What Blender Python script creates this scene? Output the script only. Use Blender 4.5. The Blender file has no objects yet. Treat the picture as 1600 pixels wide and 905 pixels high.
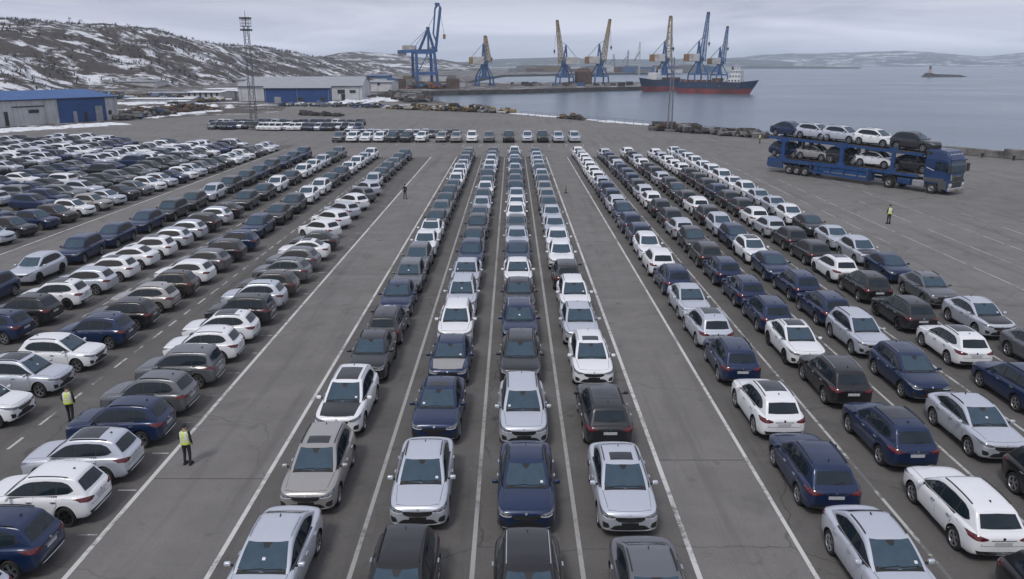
import bpy, bmesh, math, random
import numpy as np
from mathutils import Vector, Matrix, noise as mnoise
from mathutils.bvhtree import BVHTree
R = math.radians
random.seed(7)
scene = bpy.context.scene
C = scene.collection

# ------------------------------------------------------------------ camera, world, sun, exposure
HAZE = 1.6e-4
CAM_H = 13.28
PITCH = 15.75
cam_d = bpy.data.cameras.new('camera'); cam_d.sensor_width = 36.0; cam_d.lens = 28.125
cam_d.clip_start = 0.3; cam_d.clip_end = 40000
cam = bpy.data.objects.new('camera', cam_d); C.objects.link(cam)
cam.location = (0, 0, CAM_H); cam.rotation_euler = (R(90 - PITCH), 0, 0)
scene.camera = cam

SUN_EL, SUN_AZ = 52.0, 205.0          # azimuth measured clockwise from +Y (the view direction)
world = bpy.data.worlds.new('World'); scene.world = world; world.use_nodes = True
wt = world.node_tree; wt.nodes.clear()
def wn(t, **k):
    n = wt.nodes.new(t)
    for a, b in k.items(): setattr(n, a, b)
    return n
wo = wn('ShaderNodeOutputWorld'); wb = wn('ShaderNodeBackground'); wb.inputs['Strength'].default_value = 0.1
sky = wn('ShaderNodeTexSky', sky_type='NISHITA', sun_disc=False)
sky.sun_elevation = R(SUN_EL); sky.sun_rotation = R(SUN_AZ); sky.dust_density = 4.0; sky.air_density = 1.0
tc = wn('ShaderNodeTexCoord'); mp = wn('ShaderNodeMapping'); mp.inputs['Scale'].default_value = (1.3, 1.3, 12.0)
nz = wn('ShaderNodeTexNoise'); nz.inputs['Scale'].default_value = 2.3; nz.inputs['Detail'].default_value = 6.0; nz.inputs['Roughness'].default_value = 0.55
nz.inputs['Distortion'].default_value = 0.5
cr = wn('ShaderNodeValToRGB')
cr.color_ramp.elements[0].position = 0.38; cr.color_ramp.elements[0].color = (4.15, 4.42, 5.5, 1)
cr.color_ramp.elements[1].position = 0.61; cr.color_ramp.elements[1].color = (6.0, 6.2, 7.25, 1)
mx = wn('ShaderNodeMix', data_type='RGBA'); mx.inputs[0].default_value = 0.92
L = wt.links.new
L(tc.outputs['Generated'], mp.inputs['Vector']); L(mp.outputs[0], nz.inputs['Vector']); L(nz.outputs['Fac'], cr.inputs[0])
sx = wn('ShaderNodeSeparateXYZ'); L(tc.outputs['Generated'], sx.inputs[0])      # overcast sky brightens evenly all round towards the horizon
hr = wn('ShaderNodeMapRange'); L(sx.outputs['Z'], hr.inputs[0]); hr.inputs[1].default_value = 0.0; hr.inputs[2].default_value = 0.08; hr.inputs[3].default_value = 1.85; hr.inputs[4].default_value = 1.0
hm = wn('ShaderNodeVectorMath', operation='SCALE'); L(mx.outputs[2], hm.inputs[0]); L(hr.outputs[0], hm.inputs['Scale'])
L(sky.outputs[0], mx.inputs[6]); L(cr.outputs[0], mx.inputs[7]); L(hm.outputs[0], wb.inputs['Color']); L(wb.outputs[0], wo.inputs['Surface'])

sun_d = bpy.data.lights.new('sun', 'SUN'); sun_d.energy = 1.5; sun_d.angle = R(14); sun_d.color = (1.0, 0.965, 0.92)
sun = bpy.data.objects.new('sun', sun_d); C.objects.link(sun)
_a = R(SUN_AZ); _e = R(SUN_EL)
sd = Vector((math.sin(_a) * math.cos(_e), math.cos(_a) * math.cos(_e), math.sin(_e)))
sun.rotation_euler = sd.to_track_quat('Z', 'Y').to_euler(); sun.location = sd * 300
vs = scene.view_settings
vs.view_transform = 'Standard'; vs.look = 'None'; vs.gamma = 1.0; vs.exposure = 0.0; vs.use_curve_mapping = False
scene.cycles.max_bounces = 6; scene.cycles.volume_bounces = 1
scene.cycles.use_denoising = True

# ------------------------------------------------------------------ materials
def new_mat(name):
    m = bpy.data.materials.new(name); m.use_nodes = True
    return m, m.node_tree, m.node_tree.nodes['Principled BSDF']
def node(nt, t, **k):
    n = nt.nodes.new(t)
    for a, b in k.items(): setattr(n, a, b)
    return n
def noise_fac(nt, scale, detail=5, rough=0.6, coord='Object', dist=0.0, mapping=None):
    tcn = node(nt, 'ShaderNodeTexCoord'); nn = node(nt, 'ShaderNodeTexNoise')
    nn.inputs['Scale'].default_value = scale; nn.inputs['Detail'].default_value = detail
    nn.inputs['Roughness'].default_value = rough; nn.inputs['Distortion'].default_value = dist
    src = tcn.outputs[coord]
    if mapping:
        mpn = node(nt, 'ShaderNodeMapping'); mpn.inputs['Scale'].default_value = mapping[0]; mpn.inputs['Rotation'].default_value = mapping[1]
        nt.links.new(src, mpn.inputs['Vector']); src = mpn.outputs[0]
    nt.links.new(src, nn.inputs['Vector'])
    return nn.outputs['Fac']
def ramp(nt, fac, stops):
    r = node(nt, 'ShaderNodeValToRGB'); el = r.color_ramp.elements
    while len(el) < len(stops): el.new(0.5)
    for e, (p, c) in zip(el, stops):
        e.position = p; e.color = (c[0], c[1], c[2], 1) if len(c) == 3 else c
    nt.links.new(fac, r.inputs[0]); return r.outputs[0]
def mixc(nt, fac, a, b, mode='MIX'):
    m = node(nt, 'ShaderNodeMix', data_type='RGBA', blend_type=mode)
    for s, v in ((0, fac), (6, a), (7, b)):
        if hasattr(v, 'links') or isinstance(v, bpy.types.NodeSocket): nt.links.new(v, m.inputs[s])
        elif s == 0: m.inputs[0].default_value = v
        else: m.inputs[s].default_value = (v[0], v[1], v[2], 1)
    return m.outputs[2]
def bump(nt, b, fac, strength, dist=0.05):
    n = node(nt, 'ShaderNodeBump'); n.inputs['Strength'].default_value = strength; n.inputs['Distance'].default_value = dist
    nt.links.new(fac, n.inputs['Height']); nt.links.new(n.outputs[0], b.inputs['Normal'])
def mat(name, col, rough=0.6, metal=0.0, var=0.18, scale=4.0, bmp=0.0, dirt=None, coat=0.0, spec=0.5):
    """plain surface with noise-driven variation of its own colour, optional dirt colour"""
    m, nt, b = new_mat(name)
    f = noise_fac(nt, scale)
    lo = tuple(c * (1 - var) for c in col); hi = tuple(min(1, c * (1 + var)) for c in col)
    c = ramp(nt, f, [(0.32, lo), (0.68, hi)])
    if dirt:
        f2 = noise_fac(nt, scale * 0.37, 7, 0.7)
        k = ramp(nt, f2, [(0.50, (0, 0, 0)), (0.68, (1, 1, 1))]); c = mixc(nt, k, c, dirt)
    nt.links.new(c, b.inputs['Base Color'])
    b.inputs['Roughness'].default_value = rough; b.inputs['Metallic'].default_value = metal
    b.inputs['Specular IOR Level'].default_value = spec
    if coat: b.inputs['Coat Weight'].default_value = coat; b.inputs['Coat Roughness'].default_value = 0.08
    if bmp: bump(nt, b, f, bmp)
    return m
def paint(name, col, metal, rough=0.30):
    m, nt, b = new_mat(name)
    oi = node(nt, 'ShaderNodeObjectInfo')
    geo = node(nt, 'ShaderNodeNewGeometry')
    f = noise_fac(nt, 2.2, 6, 0.65)
    sp = node(nt, 'ShaderNodeSeparateXYZ'); nt.links.new(node(nt, 'ShaderNodeTexCoord').outputs['Object'], sp.inputs[0])
    lum = 0.04
    base = mixc(nt, ramp(nt, f, [(0.35, (0, 0, 0)), (0.75, (0.5, 0.5, 0.5))]), col, tuple(c * 0.9 + 0.004 for c in col))
    # road film thrown up on the lower panels
    mr = node(nt, 'ShaderNodeMapRange'); nt.links.new(sp.outputs['Z'], mr.inputs[0])
    mr.inputs[1].default_value = 0.75; mr.inputs[2].default_value = 0.25; mr.inputs[3].default_value = 0.0; mr.inputs[4].default_value = 0.35
    mul = node(nt, 'ShaderNodeMath', operation='MULTIPLY'); nt.links.new(mr.outputs[0], mul.inputs[0]); nt.links.new(f, mul.inputs[1])
    base = mixc(nt, mul.outputs[0], base, (0.085, 0.085, 0.09))
    nt.links.new(base, b.inputs['Base Color'])
    b.inputs['Metallic'].default_value = metal
    rr = node(nt, 'ShaderNodeMapRange'); nt.links.new(f, rr.inputs[0]); rr.inputs[3].default_value = rough - 0.06; rr.inputs[4].default_value = rough + 0.14
    nt.links.new(rr.outputs[0], b.inputs['Roughness'])
    b.inputs['Coat Weight'].default_value = 0.6; b.inputs['Coat Roughness'].default_value = 0.05
    return m
PAINT = {
    'W': paint('paint_white', (0.84, 0.85, 0.87), 0.0),
    'S': paint('paint_silver', (0.62, 0.655, 0.72), 0.45),
    'G': paint('paint_grey', (0.17, 0.178, 0.192), 0.5),
    'T': paint('paint_taupe', (0.40, 0.385, 0.37), 0.40),
    'D': paint('paint_charcoal', (0.026, 0.028, 0.032), 0.3),
    'K': paint('paint_black', (0.010, 0.010, 0.011), 0.1),
    'N': paint('paint_navy', (0.006, 0.022, 0.078), 0.25),
    'B': paint('paint_brown', (0.060, 0.050, 0.045), 0.35),
}
CNAME = {'W': 'white', 'S': 'silver', 'G': 'grey', 'T': 'taupe', 'D': 'charcoal', 'K': 'black', 'N': 'navy blue', 'B': 'dark brown'}
def glass_mat(name, col, rough, spec=.42):
    m, nt, b = new_mat(name)
    f = noise_fac(nt, 3.0, 4)
    nt.links.new(ramp(nt, f, [(0.3, tuple(c * 0.75 for c in col)), (0.7, col)]), b.inputs['Base Color'])
    b.inputs['Roughness'].default_value = rough; b.inputs['IOR'].default_value = 1.5
    b.inputs['Specular IOR Level'].default_value = spec
    return m
GLASS = glass_mat('car_glass', (0.014, 0.024, 0.033), 0.04, .5)
GLASSF = glass_mat('windscreen_glass', (0.048, 0.086, 0.120), 0.05, .60)
GLASSR = glass_mat('sunroof_glass', (0.02, 0.024, 0.03), 0.10, .8)
PLASTIC = mat('black_plastic', (0.018, 0.018, 0.019), 0.55, 0, 0.2, 6)
TYRE = mat('tyre_rubber', (0.020, 0.020, 0.020), 0.8, 0, 0.3, 9, 0.1)
ALLOY = mat('alloy', (0.42, 0.43, 0.45), 0.35, 0.8, 0.12, 8)
ALLOYD = mat('dark_alloy', (0.035, 0.036, 0.04), 0.4, 0.6, 0.15, 8)
CHROME = mat('chrome', (0.62, 0.63, 0.65), 0.18, 1.0, 0.05, 8)
REDLENS = mat('tail_lens', (0.115, 0.010, 0.014), 0.12, 0, 0.7, 14, 0, None, 0.6)
HEADLENS = mat('head_lens', (0.16, 0.17, 0.185), 0.12, 0.3, 0.7, 14, 0, None, 0.8)
LEDWHITE = mat('lamp_white', (0.72, 0.74, 0.77), 0.2, 0, 0.08, 10)
PLATE = mat('plate_white', (0.48, 0.49, 0.51), 0.5, 0, 0.15, 20)

# ------------------------------------------------------------------ mesh helpers
class MB:
    def __init__(s): s.v = []; s.f = []; s.m = []; s.sm = []
    def add(s, vs, fs, mi=0, smooth=False):
        o = len(s.v); s.v += [tuple(p) for p in vs]
        for f in fs: s.f.append(tuple(i + o for i in f)); s.m.append(mi); s.sm.append(smooth)
        return s
    def box(s, c, d, mi=0, rz=0, M=None):
        x, y, z = (k / 2 for k in d)
        vs = [Vector((a * x, b * y, e * z)) for e in (-1, 1) for a, b in ((-1, -1), (1, -1), (1, 1), (-1, 1))]
        if rz: q = Matrix.Rotation(rz, 3, 'Z'); vs = [q @ p for p in vs]
        if M: vs = [M @ p for p in vs]
        c = Vector(c)
        return s.add([p + c for p in vs], [(3, 2, 1, 0), (4, 5, 6, 7), (0, 1, 5, 4), (1, 2, 6, 5), (2, 3, 7, 6), (3, 0, 4, 7)], mi)
    def frame(s, p0, p1):
        d = (Vector(p1) - Vector(p0)); ln = d.length; d = d / max(ln, 1e-9)
        u = d.cross(Vector((0, 0, 1)))
        if u.length < 1e-4: u = Vector((1, 0, 0))
        u.normalize(); w = u.cross(d); return d, u, w
    def bar(s, p0, p1, a, b=None, mi=0):
        b = a if b is None else b
        d, u, w = s.frame(p0, p1); p0 = Vector(p0); p1 = Vector(p1)
        vs = [p + u * (i * a / 2) + w * (j * b / 2) for p in (p0, p1) for i, j in ((-1, -1), (1, -1), (1, 1), (-1, 1))]
        return s.add(vs, [(3, 2, 1, 0), (4, 5, 6, 7), (0, 1, 5, 4), (1, 2, 6, 5), (2, 3, 7, 6), (3, 0, 4, 7)], mi)
    def tube(s, p0, p1, r0, r1=None, n=8, mi=0, cap=True, smooth=True):
        r1 = r0 if r1 is None else r1
        d, u, w = s.frame(p0, p1); p0 = Vector(p0); p1 = Vector(p1)
        vs = []
        for p, r in ((p0, r0), (p1, r1)):
            for k in range(n):
                t = 2 * math.pi * k / n; vs.append(p + u * (r * math.cos(t)) + w * (r * math.sin(t)))
        fs = [(k, (k + 1) % n, n + (k + 1) % n, n + k) for k in range(n)]
        s.add(vs, fs, mi, smooth)
        if cap: s.add(vs, [tuple(range(n - 1, -1, -1)), tuple(range(n, 2 * n))], mi)
        return s
    def prism(s, poly, z0, z1, mi=0, M=None):
        n = len(poly); vs = [Vector((x, y, z)) for z in (z0, z1) for x, y in poly]
        if M: vs = [M @ p for p in vs]
        fs = [tuple(range(n - 1, -1, -1)), tuple(range(n, 2 * n))] + [(k, (k + 1) % n, n + (k + 1) % n, n + k) for k in range(n)]
        return s.add(vs, fs, mi)
    def lathe(s, prof, n=24, axis='Z', mi=0, smooth=True, M=None):
        vs = []
        for r, h in prof:
            for k in range(n):
                t = 2 * math.pi * k / n; a, b = r * math.cos(t), r * math.sin(t)
                vs.append(Vector((a, b, h)) if axis == 'Z' else Vector((a, h, b)))
        if M: vs = [M @ p for p in vs]
        fs = []
        for i in range(len(prof) - 1):
            for k in range(n):
                q = (i * n + k, i * n + (k + 1) % n, (i + 1) * n + (k + 1) % n, (i + 1) * n + k)
                fs.append(q if axis == 'Z' else q[::-1])
        return s.add(vs, fs, mi, smooth)
    def mesh(s, name, mats, fix=False, sharp=None):
        me = bpy.data.meshes.new(name); me.from_pydata(s.v, [], s.f)
        for m in (mats if isinstance(mats, (list, tuple)) else [mats]): me.materials.append(m)
        me.polygons.foreach_set('material_index', s.m); me.polygons.foreach_set('use_smooth', s.sm)
        if fix:
            bm = bmesh.new(); bm.from_mesh(me); bmesh.ops.remove_doubles(bm, verts=bm.verts, dist=1e-4)
            bmesh.ops.recalc_face_normals(bm, faces=bm.faces); bm.to_mesh(me); bm.free()
        if sharp: me.set_sharp_from_angle(angle=R(sharp))
        me.update(); return me
    def build(s, name, mats, parent=None, **k):
        return link(name, s.mesh(name, mats, **k), parent)
def link(name, me, parent=None):
    o = bpy.data.objects.new(name, me); C.objects.link(o)
    if parent: o.parent = parent
    return o
def tag(o, label=None, cat=None, group=None, kind=None):
    for k, v in (('label', label), ('category', cat), ('group', group), ('kind', kind)):
        if v: o[k] = v
    return o
def thing(name, label, cat, loc=(0, 0, 0), rz=0.0, group=None):
    o = bpy.data.objects.new(name, None); C.objects.link(o); o.location = loc; o.rotation_euler = (0, 0, rz); o.empty_display_size = 0.3
    return tag(o, label, cat, group)
def rounded(c, d, bev, mi=0, segs=2):
    """bevelled box as (verts, faces)"""
    bm = bmesh.new(); bmesh.ops.create_cube(bm, size=1.0)
    for v in bm.verts: v.co = Vector((v.co.x * d[0], v.co.y * d[1], v.co.z * d[2]))
    bmesh.ops.bevel(bm, geom=list(bm.edges), offset=bev, segments=segs, profile=0.6, affect='EDGES')
    vs = [v.co + Vector(c) for v in bm.verts]; bm.verts.index_update()
    fs = [tuple(v.index for v in f.verts) for f in bm.faces]; bm.free(); return vs, fs

# ------------------------------------------------------------------ CARS
def cr_interp(xs, ys, q):
    """smooth monotone-ish interpolation (cubic Hermite) ; xs descending or ascending"""
    xs = np.array(xs, float); ys = np.array(ys, float)
    if xs[0] > xs[-1]: xs = xs[::-1]; ys = ys[::-1]
    d = np.diff(ys) / np.diff(xs); m = np.zeros_like(ys)
    m[0] = d[0]; m[-1] = d[-1]
    for i in range(1, len(ys) - 1):
        m[i] = 0 if d[i - 1] * d[i] <= 0 else 2 * d[i - 1] * d[i] / (d[i - 1] + d[i])
    q = np.clip(np.atleast_1d(q), xs[0], xs[-1]); k = np.clip(np.searchsorted(xs, q) - 1, 0, len(xs) - 2)
    h = xs[k + 1] - xs[k]; t = (q - xs[k]) / h
    return (2*t**3 - 3*t**2 + 1) * ys[k] + (t**3 - 2*t**2 + t) * h * m[k] + (-2*t**3 + 3*t**2) * ys[k + 1] + (t**3 - t**2) * h * m[k + 1]

LOWER = [  # x, half width, bottom, shoulder, centre top
    (2.275, .56, .42, .70, .73), (2.255, .68, .33, .765, .80), (2.20, .79, .265, .825, .87), (2.09, .86, .22, .875, .93),
    (1.88, .902, .20, .92, .975), (1.55, .922, .19, .955, 1.01), (1.1, .928, .19, .985, 1.035), (.6, .922, .19, .995, 1.04),
    (-.5, .922, .19, 1.015, 1.05), (-1.2, .93, .19, 1.04, 1.07), (-1.6, .925, .20, 1.045, 1.085), (-1.9, .90, .23, 1.03, 1.085),
    (-2.1, .855, .28, .99, 1.06), (-2.21, .79, .34, .94, 1.0), (-2.275, .64, .43, .87, .91)]
GREEN = {
  'hatch': [(1.16, .97, .70), (1.05, 1.035, .745), (.85, 1.175, .79), (.55, 1.385, .82), (.28, 1.545, .832), (.10, 1.597, .836), (-.3, 1.632, .836), (-.8, 1.635, .832),
            (-1.2, 1.615, .822), (-1.55, 1.57, .805), (-1.69, 1.53, .796), (-1.80, 1.40, .78), (-1.95, 1.235, .757), (-2.08, 1.09, .73), (-2.16, 1.0, .70)],
  'sedan': [(1.16, .97, .70), (1.05, 1.035, .745), (.85, 1.17, .79), (.55, 1.36, .82), (.25, 1.49, .832), (.05, 1.53, .836), (-.3, 1.555, .836), (-.7, 1.545, .832),
            (-1.0, 1.50, .82), (-1.2, 1.43, .805), (-1.45, 1.305, .785), (-1.68, 1.18, .76), (-1.82, 1.11, .735), (-1.92, 1.06, .70), (-2.0, 1.0, .68)],
  'suv': [(1.16, .97, .70), (1.05, 1.05, .75), (.88, 1.20, .80), (.62, 1.42, .835), (.42, 1.60, .85), (.25, 1.665, .855), (-.2, 1.70, .855), (-.9, 1.705, .852),
          (-1.5, 1.68, .845), (-1.8, 1.645, .835), (-1.92, 1.59, .825), (-2.0, 1.42, .805), (-2.08, 1.25, .785), (-2.16, 1.1, .76), (-2.2, 1.0, .74)]}
TUMBLE = {'hatch': .40, 'sedan': .43, 'suv': .30}

def lower_pts(kind, xs):
    t = np.array(LOWER); g = [cr_interp(t[:, 0], t[:, k], xs) for k in range(1, 5)]
    if kind == 'sedan':
        k = np.clip((-1.2 - np.array(xs)) / .6, 0, 1); g[2] = g[2] + .015 * k; g[3] = g[3] + .035 * k
    if kind == 'suv':
        k = np.clip(1 - np.abs(np.array(xs)) / 2.5, 0, 1) * .05; g[2] = g[2] + k; g[3] = g[3] + k
    return g
def car_shell(kind, ns, ng):
    """lofted lower shell (closed) and cabin, each (verts, faces)"""
    tt = np.linspace(0, 1, ns); xs = 2.275 * np.sign(.5 - tt) * (1 - (1 - np.abs(1 - 2 * tt)) ** 1.7)
    w, zb, zs, zc = lower_pts(kind, xs)
    V = []; n = None
    for i, x in enumerate(xs):
        h = zs[i] - zb[i]; W = w[i]
        fl = .014 * (math.exp(-((x - 1.36) / .42) ** 2) + math.exp(-((x + 1.31) / .42) ** 2))
        half = [(0, zb[i]), (.70 * W, zb[i]), (.91 * W, zb[i] + .015), (.965 * W, zb[i] + .09 * h), (.99 * W + fl, zb[i] + .24 * h), (W + fl, zb[i] + .42 * h), (.988 * W + fl * .6, zb[i] + .60 * h),
                (.992 * W, zb[i] + .74 * h), (.985 * W, zb[i] + .83 * h), (.955 * W, zb[i] + .93 * h), (.905 * W, zs[i]), (.80 * W, zs[i] + .45 * (zc[i] - zs[i])), (.45 * W, zc[i] - .06 * (zc[i] - zs[i])), (0, zc[i])]
        ring = [(x, y, z) for y, z in half] + [(x, -y, z) for y, z in half[-2:0:-1]]
        n = len(ring); V += ring
    F = [(i * n + k, i * n + (k + 1) % n, (i + 1) * n + (k + 1) % n, (i + 1) * n + k) for i in range(ns - 1) for k in range(n)]
    F += [tuple(range(n - 1, -1, -1)), tuple(range((ns - 1) * n, ns * n))]
    g = np.array(GREEN[kind]); gx = np.linspace(g[0, 0], g[-1, 0], ng)
    gx = np.unique(np.concatenate([gx, g[:, 0]]))[::-1] if ng > 20 else g[::-1 if g[0, 0] < g[-1, 0] else 1, 0]
    zt = cr_interp(g[:, 0], g[:, 1], gx); gb = cr_interp(g[:, 0], g[:, 2], gx)
    V2 = []
    for x, z, b in zip(gx, zt, gb):
        hh = max(z - .95, .03); e = min(.11, .30 * hh); t = TUMBLE[kind]
        y1 = b - max(0, z - e - 1.0) * t; y2 = y1 - e * .45
        half = [(b * .5, .86), (b, .86), (b, 1.0 if z - e > 1.02 else z - e), (b + (y1 - b) * .5, (max(1.0, .0) + z - e) / 2 if z - e > 1.02 else z - e * .9), (y1, z - e), (y1 - e * .14, z - e * .55), (y2, z - e * .16), (y2 - .10, z - .004), (.42 * y2, z + .012), (0, z + .016)]
        ring = [(x, yy, zz) for yy, zz in half] + [(x, -yy, zz) for yy, zz in half[-2::-1]]
        m = len(ring); V2 += ring
    F2 = [(i * m + k, i * m + k + 1, (i + 1) * m + k + 1, (i + 1) * m + k) for i in range(len(gx) - 1) for k in range(m - 1)]
    return (V, F), (V2, F2)
WX = (1.36, -1.31); WR = .37
def eval_mesh(o):
    bpy.context.view_layer.update()
    dg = bpy.context.evaluated_depsgraph_get(); me = bpy.data.meshes.new_from_object(o.evaluated_get(dg)); return me
def drop(o):
    bpy.data.objects.remove(o, do_unlink=True)
def make_body(kind):
    (V, F), (V2, F2) = car_shell(kind, 40, 30)
    a = MB().add(V, F, 0, True).build('tmp', [PAINT['W'], PLASTIC], fix=True)
    cut = MB()
    for x in WX:
        for s in (-1, 1): cut.tube((x, s * .52, WR - .03), (x, s * 1.3, WR - .03), .43, n=40, mi=1)
    cu = cut.build('tmpc', [PAINT['W'], PLASTIC], fix=True)
    s = a.modifiers.new('s', 'SUBSURF'); s.levels = 1; s.render_levels = 1
    b = a.modifiers.new('b', 'BOOLEAN'); b.operation = 'DIFFERENCE'; b.object = cu; b.solver = 'EXACT'
    me = eval_mesh(a); drop(a); drop(cu)
    c = MB().add(V2, F2, 0, True).build('tmp2', [PAINT['W'], PLASTIC], fix=True)
    s = c.modifiers.new('s', 'SUBSURF'); s.levels = 1; s.render_levels = 1
    me2 = eval_mesh(c); drop(c)
    bm = bmesh.new(); bm.from_mesh(me); bm.from_mesh(me2)
    for f in bm.faces:
        z = f.calc_center_median().z
        if z < .30: f.material_index = 1
        f.smooth = True
    out = bpy.data.meshes.new('body_' + kind); bm.to_mesh(out)
    bvh = BVHTree.FromBMesh(bm); bm.free()
    out.materials.append(PAINT['W']); out.materials.append(PLASTIC); out.set_sharp_from_angle(angle=R(38))
    return out, bvh
AX = {'Z': (Vector((0, 0, 4)), Vector((0, 0, -1))), 'F': (Vector((5, 0, 0)), Vector((-1, 0, 0))), 'B': (Vector((-5, 0, 0)), Vector((1, 0, 0))),
      'L': (Vector((0, 4, 0)), Vector((0, -1, 0))), 'R': (Vector((0, -4, 0)), Vector((0, 1, 0)))}
def plane_pt(ax, a, b):
    return Vector((a, b, 0)) if ax == 'Z' else Vector((0, a, b)) if ax in 'FB' else Vector((a, 0, b))
def poly_at(pts, n):
    pts = np.array(pts, float); t = np.linspace(0, len(pts) - 1, n)
    return np.stack([np.interp(t, range(len(pts)), pts[:, 0]), np.interp(t, range(len(pts)), pts[:, 1])], 1)
def patch(mb, bvh, lo, up, ax, nu=8, nv=4, off=.006, skirt=.03, mi=0):
    """ruled patch between two curves, laid on the body and standing proud of it"""
    A = poly_at(lo, nu); B = poly_at(up, nu); o, d = AX[ax]; top = []; nrm = []
    for j in range(nv):
        t = j / (nv - 1)
        for i in range(nu):
            p = A[i] * (1 - t) + B[i] * t; q = plane_pt(ax, *p)
            hit, n, _, _ = bvh.ray_cast(q + o, d)
            if hit is None: hit, n, _, _ = bvh.find_nearest(q + (o * .25))
            if n.dot(d) > 0: n = -n
            top.append(hit + n * off); nrm.append(n)
    flip = {'Z': 1, 'F': 1, 'B': -1, 'L': -1, 'R': 1}[ax]
    a0 = (top[1] - top[0]).cross(top[nu] - top[0])
    rev = a0.dot(d) > 0
    fs = []
    for j in range(nv - 1):
        for i in range(nu - 1):
            q = (j * nu + i, j * nu + i + 1, (j + 1) * nu + i + 1, (j + 1) * nu + i); fs.append(q[::-1] if rev else q)
    mb.add(top, fs, mi, True)
    rim = [i for i in range(nu)] + [j * nu + nu - 1 for j in range(1, nv)] + [(nv - 1) * nu + i for i in range(nu - 2, -1, -1)] + [j * nu for j in range(nv - 2, 0, -1)]
    vs = [top[k] for k in rim] + [top[k] - nrm[k] * skirt for k in rim]; m = len(rim)
    fs = [(k, k + m, (k + 1) % m + m, (k + 1) % m) for k in range(m)]
    mb.add(vs, [f[::-1] for f in fs] if rev else fs, mi, False)
    return mb
def mirror_y(pts): return [(-a, b) for a, b in pts]

BAND = {  # side glass band: lower and upper edge (x, z)
 'hatch': ([(1.0, 1.035), (.5, 1.05), (0, 1.06), (-.6, 1.072), (-1.2, 1.085), (-1.5, 1.11), (-1.66, 1.19)], [(.98, 1.045), (.55, 1.285), (.28, 1.415), (0, 1.475), (-.6, 1.50), (-1.2, 1.47), (-1.48, 1.38), (-1.66, 1.21)]),
 'sedan': ([(1.0, 1.035), (.5, 1.05), (0, 1.06), (-.6, 1.07), (-1.1, 1.085), (-1.35, 1.11), (-1.5, 1.15)], [(.98, 1.045), (.55, 1.26), (.28, 1.36), (0, 1.40), (-.5, 1.425), (-.9, 1.395), (-1.25, 1.28), (-1.5, 1.165)]),
 'suv': ([(1.02, 1.06), (.5, 1.085), (0, 1.10), (-.6, 1.11), (-1.2, 1.12), (-1.6, 1.14), (-1.84, 1.18)], [(1.0, 1.075), (.68, 1.31), (.42, 1.47), (.1, 1.545), (-.6, 1.575), (-1.3, 1.56), (-1.72, 1.51), (-1.84, 1.40)])}
SPLIT = {'hatch': [(.80, -.08), (-.17, -.98), (-1.04, -1.54)], 'sedan': [(.80, -.08), (-.17, -.95), (-1.0, -1.36)], 'suv': [(.84, -.05), (-.14, -1.0), (-1.07, -1.76)]}
def band(kind, x0, x1, ins=.0, n=9):
    lo, up = BAND[kind]; lo = np.array(lo)[::-1]; up = np.array(up)[::-1]; xs = np.linspace(x0, x1, n)
    a = np.interp(xs, lo[:, 0], lo[:, 1]) + ins; b = np.interp(xs, up[:, 0], up[:, 1]) - ins
    b = np.maximum(b, a + .004); return list(zip(xs, a)), list(zip(xs, b))
WS = {'hatch': (1.06, .965, .30, .36, .655, .535), 'sedan': (1.06, .965, .28, .34, .655, .545), 'suv': (1.06, .975, .44, .50, .67, .60)}
RW = {'hatch': (1.115, 1.445, .60, .52), 'sedan': (1.145, 1.455, .58, .50), 'suv': (1.19, 1.54, .64, .58)}

def make_wheel():
    t = MB(); w = .115
    t.lathe([(.245, -w + .01), (.325, -w), (.358, -w + .025), (.37, -w + .06), (.37, w - .06), (.358, w - .025), (.325, w), (.245, w - .01), (.245, -w + .01)], 28, 'Y')
    tyre = t.mesh('tyre', TYRE, fix=True, sharp=40)
    def rim(m1, name):
        r = MB()
        r.lathe([(.252, w - .012), (.242, w - .02), (.225, .04), (.05, .03), (.0, .03)], 28, 'Y', 1)
        r.lathe([(.228, w - .03), (.242, w - .006), (.254, w - .008), (.254, w - .03)], 28, 'Y', 0)
        for k in range(5):
            for da in (-.16, .16):
                a = 2 * math.pi * k / 5; c0 = Vector((.045 * math.cos(a), w - .035, .045 * math.sin(a)))
                b = a + da; c1 = Vector((.236 * math.cos(b), w - .018, .236 * math.sin(b))); r.bar(c0, c1, .03, .03, 0)
        r.tube((0, w - .055, 0), (0, w - .018, 0), .055, n=12)
        return r.mesh(name, [m1, ALLOYD], fix=True, sharp=40)
    return tyre, rim(ALLOY, 'rim_alloy'), rim(ALLOYD, 'rim_dark')

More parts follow.
